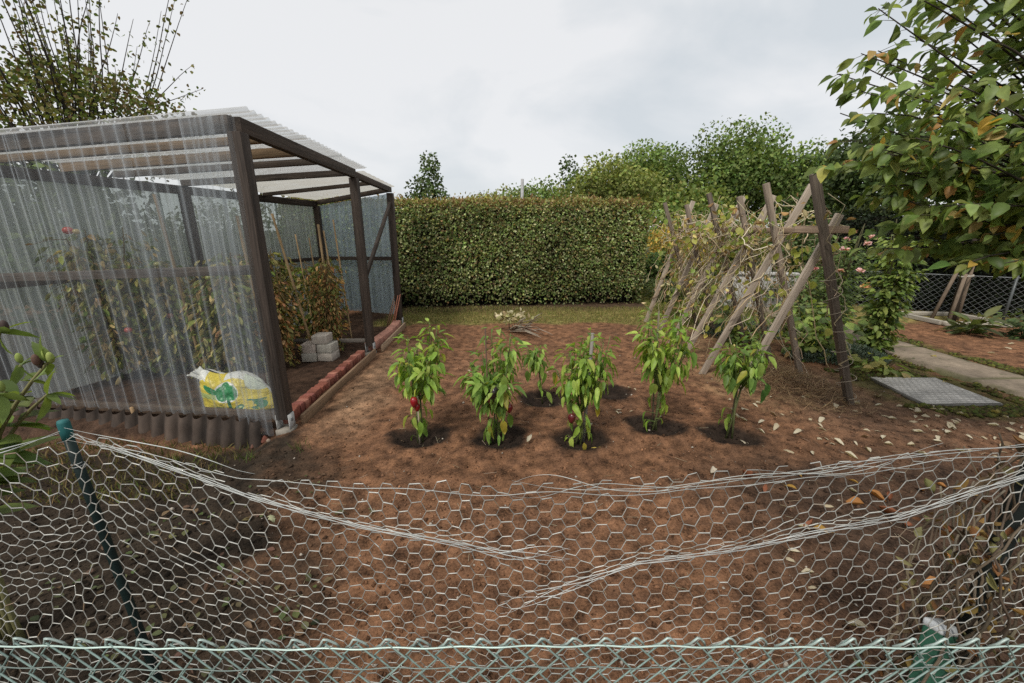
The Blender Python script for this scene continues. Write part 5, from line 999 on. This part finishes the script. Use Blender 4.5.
# ================================================================== FRUIT TREE at the right edge
def fruit_tree():
    g = np.random.default_rng(501); x, y = 4.35, 2.35; root = thing('fruit_tree', 'large fruit tree with broad green and yellowing leaves hanging in from the right edge', 'tree', (x, y, 0)); tb = MB(); P = []; AX = []; NR = []
    tb.tube([(x, y, -.1), (x - .03, y + .02, .6), (x - .02, y + .05, 1.15)], [.10, .085, .075], 8, (0.07, 0.058, 0.045))
    ends = [np.array((g.uniform(2.35, 3.5), g.uniform(2.1, 2.7), g.uniform(1.42, 2.05))) for _ in range(34)] + [np.array((g.uniform(2.6, 3.7), g.uniform(2.3, 2.8), g.uniform(2.6, 3.35))) for _ in range(26)]
    for k in range(100):
        d = rdir(1, g)[0]; d = d / np.abs(d).max() if False else d
        ends.append(np.array((3.08 + d[0] * .98, 2.5 + d[1] * .72, 2.42 + d[2] * (.98 if d[2] > 0 else .92))))
    # long shoots that reach out over the trellis and up into the sky
    ends += [np.array(q) for q in ((2.00, 2.66, 2.30), (2.10, 2.74, 2.52), (2.30, 2.55, 2.80), (2.02, 2.69, 1.96), (2.45, 2.40, 2.92), (2.6, 2.4, 3.05), (2.25, 2.7, 1.98), (2.3, 2.65, 1.78), (2.40, 2.4, 1.66), (2.62, 2.25, 1.45), (2.85, 2.6, 3.1), (2.15, 2.5, 2.05), (2.3, 2.5, 2.35), (2.4, 2.45, 2.2), (2.3, 2.6, 1.9), (2.75, 2.2, 1.42), (2.55, 2.45, 1.7), (2.5, 2.5, 1.9))]
    for k, e in enumerate(ends):
        e = e - np.array((.11, 0, 0)); z = g.uniform(1.0, 1.5); b = np.array((x - .02, y + .05, z)); m = b * .5 + e * .5 + np.array((0, 0, .22)) + g.normal(0, .08, 3); t = np.linspace(0, 1, 12)[:, None]; p = (1 - t) ** 2 * b + 2 * t * (1 - t) * m + t * t * e + np.cumsum(g.normal(0, .008, (12, 3)), 0)
        tb.tube(p, np.linspace(.013, .0028, 12), 5, (0.055, 0.045, 0.038)); nl = 46 if k < 160 else 44
        tt = 1 - g.random(nl) ** 1.35 * (.72 if k < 160 else .62); i0 = np.clip((tt * 11).astype(int), 0, 10); q = p[i0] + (p[i0 + 1] - p[i0]) * (tt * 11 - i0)[:, None]; an = g.uniform(0, 6.28, nl); hd = np.stack([np.cos(an), np.sin(an), 0 * an], -1); rr = g.uniform(.015, .11 if k < 160 else .05, nl)
        q2 = q + hd * rr[:, None]; P.append(q2); dirn = unit(p[-1] - p[5]); AX.append(hd * .8 + dirn * .5 + np.stack([0 * an, 0 * an, -g.uniform(.1, 1.1, nl)], -1)); NR.append(hd * .3 + np.array((-.40, -.50, .70)) + g.normal(0, .25, (nl, 3)))
        for j in range(0, nl, 2): tb.tube([q[j], q2[j]], [.002, .0014], 3, (0.10, 0.10, 0.04), cap=False)
    tb.build('trunk', M['bark'], root, smooth=True); P = np.concatenate(P); AX = np.concatenate(AX); NR = np.concatenate(NR); m = len(P)
    c = pal([(0.165, 0.235, 0.06), (0.215, 0.29, 0.075), (0.115, 0.175, 0.047), (0.28, 0.36, 0.11)], m, .18, g=g)
    yk = g.random(m) < .10; c[yk] = pal([(0.55, 0.36, 0.08), (0.58, 0.44, 0.17), (0.50, 0.28, 0.10), (0.42, 0.38, 0.09)], yk.sum(), .12, g=g)
    pk = g.random(m) < .05; c[pk] = pal([(0.22, 0.25, 0.07), (0.18, 0.22, 0.06)], pk.sum(), .12, g=g)
    mb = MB(); mb.leaves(LEAF_PLUM, P, AX + rdir(m, g) * .5, NR + rdir(m, g) * .35, g.uniform(.055, .108, m), c, g.uniform(.8, 1.15, m)); mb.build('crown', M['leaf_gloss'], root, smooth=True)
fruit_tree()

# ================================================================== LEFT PLANT with buds
def hibiscus():
    g = np.random.default_rng(520); root = thing('hibiscus_plant', 'leafy green plant with fat buds entering at the left edge before the greenhouse', 'plant', (-2.15, 1.25, 0)); st = MB(); lf = MB(); y = 1.15
    # stems arch in from beyond the edge; tips given where they stand
    tips = [(-1.405, 1.15, 1.215), (-1.56, 1.18, 1.30), (-1.50, 1.2, 1.09), (-1.60, 1.15, 1.02), (-1.52, 1.1, 1.13), (-1.62, 1.25, 1.17)]
    for k, e in enumerate(tips):
        e = np.array(e); b = np.array((-2.15 + .03 * k, 1.25, -.02)); m = np.array((-1.98, 1.22, .78)); t = np.linspace(0, 1, 14)[:, None]; p = (1 - t) ** 2 * b + 2 * t * (1 - t) * m + t * t * e; st.tube(p, np.linspace(.011, .0045, 14), 6, (0.16, 0.15, 0.065))
        nl = 11; tt = g.uniform(.5, .97, nl); i0 = (tt * 13).astype(int).clip(0, 12); q = p[i0]; an = g.uniform(0, 6.28, nl); hd = np.stack([np.cos(an), np.sin(an), 0 * an], -1)
        lf.leaves(LEAF, q + hd * .03, hd + np.stack([0 * an, 0 * an, g.uniform(-.5, .3, nl)], -1), hd * .2 + np.array((0, -.2, 1)), g.uniform(.07, .14, nl), pal([(0.14, 0.20, 0.045), (0.11, 0.17, 0.04), (0.18, 0.24, 0.06)], nl, .15, g=g), 1.1)
        nb = (4, 2, 0, 0, 1, 1)[k]
        for q_ in range(nb):
            d = rdir(1, g)[0] * (1, .6, .8) + (0, 0, .6); c = e + unit(d) * .026; col = ((0.19, 0.24, 0.06), (0.06, 0.04, 0.035), (0.22, 0.26, 0.07), (0.09, 0.05, 0.035), (0.16, 0.22, 0.06))[q_]
            bud = sphere(c[0], c[1], c[2], .0095, col, 1.9, 9, 7).build('bud', M['stem'], root, smooth=True)
        lf.leaves(LEAF_LONG, np.tile(e, (5, 1)), rdir(5, g) + (0.2, 0, .1), rdir(5, g) + (0, 0, 1), g.uniform(.06, .1, 5), pal([(0.15, 0.21, 0.05)], 5, .1, g=g), 1.3)
    st.build('stem', M['stem'], root, smooth=True); lf.build('foliage', M['leaf'], root, smooth=True)
hibiscus()
# ================================================================== FOREGROUND FENCES
NY = .80
_hx = np.array((-3.0, -1.6, -1.13, -.975, -.80, -.62, -.35, 0, .35, .62, .80, .95, 1.13, 1.35, 1.9, 3.0))
_hz = np.array((1.08, 1.10, 1.135, 1.185, 1.13, 1.08, 1.055, 1.04, 1.045, 1.075, 1.10, 1.125, 1.145, 1.16, 1.13, 1.1))
def net_top(x): return np.interp(x, _hx, _hz)
def crease_l(x): return np.interp(x, (-1.0, -.62, -.36, -.02, .25), (1.185, 1.012, .930, .855, .845))
def crease_r(x): return np.interp(x, (0.0, .10, .30, .55, .90, 1.2, 1.6), (.70, .735, .825, .868, .958, 1.08, 1.16))
def netmap(u, v):
    """u along the fence, v down from the top edge -> point on the slack netting"""
    n1 = fbm(u * 1.6 + 3, v * 1.9 + 5, 3, 600) - .5; n2 = fbm(u * 1.9 + 9, v * 2.2 + 1, 3, 601) - .5; n3 = fbm(u * 6, v * 7, 3, 602) - .5; n4 = fbm(u * 6 + 4, v * 7 + 7, 3, 603) - .5
    x = u + .095 * n1 + .018 * n3
    z = net_top(u) - v * .98 + .10 * n2 * np.clip(v / .2, .1, 1) + .017 * n4
    for cf, x0, x1, wd, amp in ((crease_l, -1.0, .12, .095, .74), (crease_r, .02, 1.6, .09, .74)):
        m = sstep(x0 - .03, x0 + .25, u) * (1 - sstep(x1 - .25, x1 + .1, u)); d = z - cf(x); z = z - m * amp * d * np.exp(-(d / wd) ** 2)
    # slack pulled together at far left
    m = 1 - sstep(-1.12, -.80, u); z = z + m * .035 * np.sin(v * 11 + u * 8); x = x + m * .05 * np.sin(v * 6)
    y = NY + .06 * (fbm(u * 1.4 + 2, v * 1.2, 3, 604) - .5) + .015 * n3 + .03 * np.sin(u * 2 + 1) * v
    return np.stack([x, y, z], -1)
wn = thing('wire_netting', 'slack galvanised hexagon wire netting stretched across the foreground', 'netting', (0, NY, 0))
S = .0215; HR = .0189
rows = int(1.08 / HR); cols_ = int(5.2 / (3 * S)); j = np.arange(rows)[:, None]; k = np.arange(cols_)[None]
cx = -2.6 + k * 3 * S + (j % 2) * 1.5 * S; vv = j * HR + 0 * k
def jit(p, s): return p + RG.normal(0, s, p.shape)
Lp = jit(netmap(cx - S / 2, vv + 0.0), .0015); Rp = jit(netmap(cx + S / 2, vv + 0.0), .0015)
ok = np.ones((rows, cols_), bool)
# torn cells in the top edge, where two pieces of net overlap
ok[:2] &= (RG.random((2, cols_)) > .07)
tear = (cx > -.66) & (cx < -.60) & (j < 4); ok &= ~tear
mb = MB(); GC = np.array((0.41, 0.405, 0.37))
def seg(A_, B_, m, r):
    m = m.ravel(); a = A_.reshape(-1, 3)[m]; b = B_.reshape(-1, 3)[m]; n = len(a); shade = (.7 + .55 * fbm(a[:, 0] * 4, a[:, 2] * 4, 3, 610))[:, None] * RG.uniform(.75, 1.2, (n, 1)); rust = (RG.random((n, 1)) < .10) * RG.uniform(.3, 1, (n, 1)); mb.prisms(a, b, r * RG.uniform(.85, 1.2, n), 4, GC * shade * (1 - rust * np.array((.3, .5, .65))))
seg(Lp, Rp, ok, .0013)
for par in (0, 1):
    jj = np.arange(rows - 1); jj = jj[jj % 2 == par]
    # right end of each twist goes down to the left end of the next; left end to the right end of the previous
    if par == 0: a, b, m = Rp[jj], Lp[jj + 1], ok[jj] & ok[jj + 1]; c, d, m2 = Lp[jj][:, 1:], Rp[jj + 1][:, :-1], (ok[jj][:, 1:] & ok[jj + 1][:, :-1])
    else: a, b, m = Rp[jj][:, :-1], Lp[jj + 1][:, 1:], ok[jj][:, :-1] & ok[jj + 1][:, 1:]; c, d, m2 = Lp[jj], Rp[jj + 1], ok[jj] & ok[jj + 1]
    seg(a, b, m, .00098); seg(c, d, m2, .00098)
mb.build('hexagon_mesh', M['wire'], wn)
def cord(fn, x0, x1, n, spread, r, col, seed, y0=-.012, fade0=False, fade1=False):
    g = np.random.default_rng(seed); x = np.linspace(x0, x1, int((x1 - x0) / .012)); mb = MB()
    for q in range(n):
        ph = q / n * 6.28; tw = x * 42 + ph; s_ = spread * (.35 + 1.1 * fbm(x * 3 + q * 7, x * 0 + seed, 3, seed)); z = fn(x) + s_ * np.sin(tw * .35 + q) + .006 * (fbm(x * 9, x * 0 + q, 3, seed + 1) - .5)
        rr = r * np.clip(np.minimum(x - x0, x1 - x) / .12, .35, 1); s_ = s_ * (1 + 3.0 * np.clip(1 - (x - x0 if fade0 else x - x + 9) / .28, 0, 1) + 3.0 * np.clip(1 - (x1 - x if fade1 else x - x + 9) / .28, 0, 1)); z = fn(x) + s_ * np.sin(tw * .35 + q); mb.tube(np.stack([x, NY + y0 + s_ * .6 * np.cos(tw * .35 + q) + .05 * (fbm(x * 1.4 + 2, x * 0 + .3, 3, 604) - .5), z], -1), rr, 4, np.array(col) * g.uniform(.85, 1.1))
    return mb
cord(crease_l, -.965, .14, 4, .0055, .0011, (0.46, 0.48, 0.46), 620, fade1=True).build('bunched_wire', M['wire'], wn)
cord(crease_r, -.03, 2.5, 4, .006, .0011, (0.44, 0.45, 0.43), 622, fade0=True).build('bunched_wire', M['wire'], wn)
cord(lambda x: net_top(x) + .004, -.975, -.58, 1, .003, .0014, (0.45, 0.47, 0.45), 624, fade1=True).build('selvedge_wire', M['wire'], wn)
cord(lambda x: net_top(x) - .022 + .004 * np.sin(x * 21), -1.0, 2.5, 1, .003, .0011, (0.36, 0.37, 0.35), 626).build('selvedge_wire', M['wire'], wn)
cord(lambda x: net_top(x) - .006 + .006 * np.sin(x * 14), .0, .95, 3, .008, .0010, (0.40, 0.41, 0.38), 628, fade0=True, fade1=True).build('selvedge_wire', M['wire'], wn)
cord(lambda x: net_top(x), .55, 2.5, 2, .005, .0010, (0.42, 0.43, 0.41), 630, fade0=True).build('selvedge_wire', M['wire'], wn)
cord(lambda x: net_top(x) - .004, -2.6, -.99, 2, .005, .0015, (0.44, 0.46, 0.44), 632).build('selvedge_wire', M['wire'], wn)

# chain link in front
MINT = (0.25, 0.345, 0.315)
cl = thing('chain_link_fence', 'pale green plastic coated chain link fence along the bottom edge in front', 'fence', (0, .70, 0))
p = .0705; x0, x1 = -2.4, 2.4; topf = lambda s: .690 + .012 * np.abs((s - 2.4) / 1.62) ** 1.5 + .004 * np.sin(s * 3)
mb = MB(); chainlink(mb, (x0, .70), (x1, .70), .02, .690, p, .0021, .0042, MINT, topfn=topf, jit=.016, n=5, rows=14); mb.build('wire_mesh', M['wire'], cl)
mb = MB(); sx = np.arange(0, 69) * p
for s_ in sx:   # each wire end is bent over into a knuckle above the tension wire
    xk = x0 + s_ + RG.normal(0, .0022); z = topf(s_); w_ = RG.uniform(.8, 1.15)
    mb.tube([(xk - .026 * w_, .704, z - .022), (xk - .012 * w_, .698, z - .006), (xk - .001, .694, z + .015), (xk + .007 * w_, .697, z + .010), (xk + .021 * w_, .704, z - .010), (xk + .026, .706, z - .022)], .0027, 5, np.array((0.40, 0.49, 0.455)) * RG.uniform(.85, 1.15))
mb.build('knuckled_edge', M['wire'], cl, smooth=True)
for dz, r, n_ in ((-.011, .0021, 1), (-.075, .0014, 2)):
    xs = np.linspace(x0, x1, 230); mb = MB().tube(np.stack([xs, .694 + .002 * np.sin(xs * 40), topf(xs - x0) + dz + .0025 * np.sin(xs * 5 + n_)], -1), r, 5, np.array((0.38, 0.48, 0.44)) * (1.25 if n_ == 1 else .45)); mb.build('tension_wire', M['wire'], cl, smooth=True)

# posts
def steel_post(px, py, h, r, col, capcol, label, lean=(0, 0)):
    root = thing('fence_post', label, 'fence post', (px, py, 0)); t = np.linspace(0, 1, 8)[:, None]; a = np.array((px, py, -.1)); b = np.array((px + lean[0], py + lean[1], h)); MB().tube(a + (b - a) * t, r, 14, col).build('tube', M['plastic'], root, smooth=True)
    mb = MB(); mb.tube([b - (0, 0, .012), b + (0, 0, .012), b + (0, 0, .03), b + (0, 0, .036)], [r * 1.1, r * 1.16, r * 1.14, r * .98], 14, capcol); mb.build('cap', M['plastic'], root, smooth=True)
    mb = MB(); c = a + (b - a) * .93; an = np.linspace(0, 6.28 * 2, 40); mb.tube(np.stack([c[0] + np.cos(an) * r * 1.12, c[1] + np.sin(an) * r * 1.12, c[2] + an * .0012], -1), .0013, 4, (0.25, 0.26, 0.25)); mb.build('binding_wire', M['wire'], root)
    return root
steel_post(-.985, .835, 1.145, .0098, (0.007, 0.017, 0.016), (0.02, 0.105, 0.105), 'dark green tubular fence post with turquoise cap at the left', (-.045, 0))
steel_post(1.285, .88, 1.20, .022, (0.014, 0.018, 0.016), (0.02, 0.025, 0.022), 'blackish fence post overgrown with dead vine at the right edge', (.02, 0))
def strut():
    root = thing('fence_strut', 'stout green square strut with a grey cap leaning at the lower right', 'fence strut', (1.14, .82, 0)); b = np.array((1.195, .86, .54)); a = np.array((1.02, .70, -.05)); d = unit(b - a)
    MB().beam(a, b, .075, .045, (0.3, -1, .2), (0.022, 0.085, 0.052)).build('square_tube', M['plastic'], root, bevel=.006)
    MB().beam(b - d * .014, b + d * .010, .080, .050, (0.3, -1, .2), (0.42, 0.44, 0.45)).build('cap', M['plastic'], root, bevel=.008)
strut()
# dead climbing vine at the right edge
def dead_vine():
    g = np.random.default_rng(640); root = thing('dead_climber', 'tangled dead climbing vine with orange brown leaves on the right post', 'climber', (1.3, .87, 0)); st = MB(); P = []
    for k in range(30):
        m = 26; z = np.linspace(g.uniform(0, .4), g.uniform(.75, 1.12), m); q = np.stack([1.27 + g.normal(0, .045) + .05 * np.sin(z * g.uniform(5, 12) + k) - .12 * (1 - z) * g.random(), .87 + g.normal(0, .03) + .04 * np.cos(z * 9 + k), z], -1) + np.cumsum(g.normal(0, .006, (m, 3)), 0); st.tube(q, np.linspace(.0045, .0022, m), 5, pal([(0.13, 0.10, 0.065), (0.085, 0.065, 0.045), (0.2, 0.17, 0.12)], 1, .1, g=g)[0]); P.append(q)
    st.build('vine_stem', M['stem'], root, smooth=True); P = np.concatenate(P); n = 260; q = P[g.choice(len(P), n)] + g.normal(0, .03, (n, 3)); mb = MB(); mb.leaves(LEAF_CRISP, q, rdir(n, g) + (0, 0, -.6), rdir(n, g) + (0, -.4, .3), g.uniform(.018, .045, n), pal([(0.17, 0.085, 0.035), (0.26, 0.17, 0.06), (0.10, 0.07, 0.04), (0.22, 0.20, 0.09)], n, .2, g=g), 1.2); mb.build('withered_leaves', M['leaf_dry'], root)
dead_vine()

# ================================================================== FALLEN LEAVES
def leaf_proto(name, shape, col, seed, bend):
    g = np.random.default_rng(seed); mb = MB(); V, F = shape; V = V.copy(); V[:, 2] += bend * (V[:, 0] ** 2 * 3 + (V[:, 1] - .5) ** 2) + g.normal(0, .012, len(V)); V[:, 1] -= .5
    c = np.array(col) * (1 + .25 * (g.random((len(V), 1)) - .5)); mb.add(V, F, c); mb.tube([(0, -.75, .03), (0, -.5, 0)], [.012, .016], 4, np.array(col) * .7); return mb
CREAM = [(0.50, 0.44, 0.32), (0.44, 0.37, 0.25), (0.55, 0.50, 0.38)]; ORNG = [(0.36, 0.17, 0.06), (0.40, 0.24, 0.06), (0.25, 0.10, 0.055)]; BRN = [(0.19, 0.11, 0.07), (0.24, 0.16, 0.10), (0.14, 0.085, 0.06)]; YLW = [(0.46, 0.34, 0.07), (0.40, 0.33, 0.12)]
KP = {}
def fallen(x, y, s, fam, label, group, lift=.012):
    i = random.randrange(len(fam[1])); key = (fam[0], i)
    if key not in KP:
        o = leaf_proto('fallen_leaf', random.choice((LEAF_CRISP, LEAF_ROUND, LEAF)), fam[1][i], 700 + len(KP), random.choice((.5, .9, -.6, 1.2))).build('fallen_leaf', M['leaf_dry'], smooth=True); KP[key] = o
    else: o = KP[key].copy(); COL.objects.link(o); ORG[o.name] = np.zeros(3)
    o.location = (x, y, gz(x, y) + lift); o.scale = (s * random.uniform(.55, .95), s, s * random.uniform(.8, 1.6)); o.rotation_euler = (random.uniform(-.35, .35), random.uniform(-.35, .35), random.uniform(0, 6.28)); tag(o, label, 'fallen leaf', group); return o
g = np.random.default_rng(700)
CR, OG, BR_, YL = ('c', CREAM), ('o', ORNG), ('b', BRN), ('y', YLW)
def scat(n, fn, fam, smin, smax, label, group):
    c = 0
    while c < n:
        x, y = fn()
        if math.hypot(x - 1.77, y - 2.93) < .12: continue
        fallen(x, y, g.uniform(smin, smax), fam, label, group); c += 1
scat(60, lambda: (g.uniform(2.0, 3.9), g.uniform(2.6, 3.75)), CR, .045, .095, 'pale cream fallen leaf on bare soil between the trellis foot and the netting', 'pale fallen leaves near the trellis')
scat(36, lambda: (g.uniform(3.3, 4.6), g.uniform(2.7, 3.5)), CR, .04, .08, 'pale dry leaf lying on the soil in front of the steel plate', 'pale fallen leaves by the steel plate')
scat(26, lambda: (g.uniform(1.4, 3.4), g.uniform(1.15, 2.5)), CR, .04, .08, 'pale curled leaf on dark soil close behind the right half of the netting', 'pale fallen leaves behind the netting')
scat(30, lambda: (g.uniform(1.5, 3.0), g.uniform(1.0, 2.4)), OG, .05, .10, 'orange fallen leaf on dark soil close behind the right end of the netting', 'orange fallen leaves behind the netting')
scat(10, lambda: (g.uniform(2.2, 4.2), g.uniform(2.6, 3.4)), BR_, .05, .10, 'brown fallen leaf on the soil below the trellis pole', 'brown fallen leaves near the trellis')
scat(7, lambda: (g.uniform(4.0, 5.9), g.uniform(3.3, 5.2)), YL, .07, .12, 'yellow fallen leaf on the moss or the path beside the steel plate', 'yellow fallen leaves by the path')
scat(8, lambda: (g.uniform(6.1, 7.6), g.uniform(3.6, 6.0)), CR, .07, .12, 'pale leaf lying on the soil bed beyond the path', 'pale fallen leaves beyond the path')
scat(12, lambda: (g.uniform(-.5, 1.5), g.uniform(3.0, 4.6)), CR, .035, .07, 'small whitish leaf scrap on the soil around the pepper plants', 'whitish scraps among the peppers')
scat(10, lambda: (g.uniform(-1.9, -1.0), g.uniform(.95, 2.0)), BR_, .03, .06, 'small brown leaf on the dark soil behind the left netting', 'brown fallen leaves at the left')
fallen(-1.405, 1.98, .085, ('p', [(0.50, 0.50, 0.30)]), 'single pale oval leaf lying alone on the dark soil behind the left netting', None)
fallen(.62, 2.72, .085, ('q', [(0.48, 0.36, 0.08)]), 'single yellow leaf on the soil at the foot of the middle pepper plant', None)
fallen(1.38, 2.42, .08, ('r', [(0.52, 0.47, 0.38)]), 'lone pale leaf on the open soil between pepper row and netting', None)
fallen(.13, 2.78, .08, ('s', [(0.50, 0.46, 0.36)]), 'pale leaf at the foot of the dark pepper plant with the yellow leaf', None)
fallen(1.87, 2.90, .10, ('t', [(0.50, 0.44, 0.33)]), 'pale leaf inside the dark damp ring under the rightmost pepper plant', None)
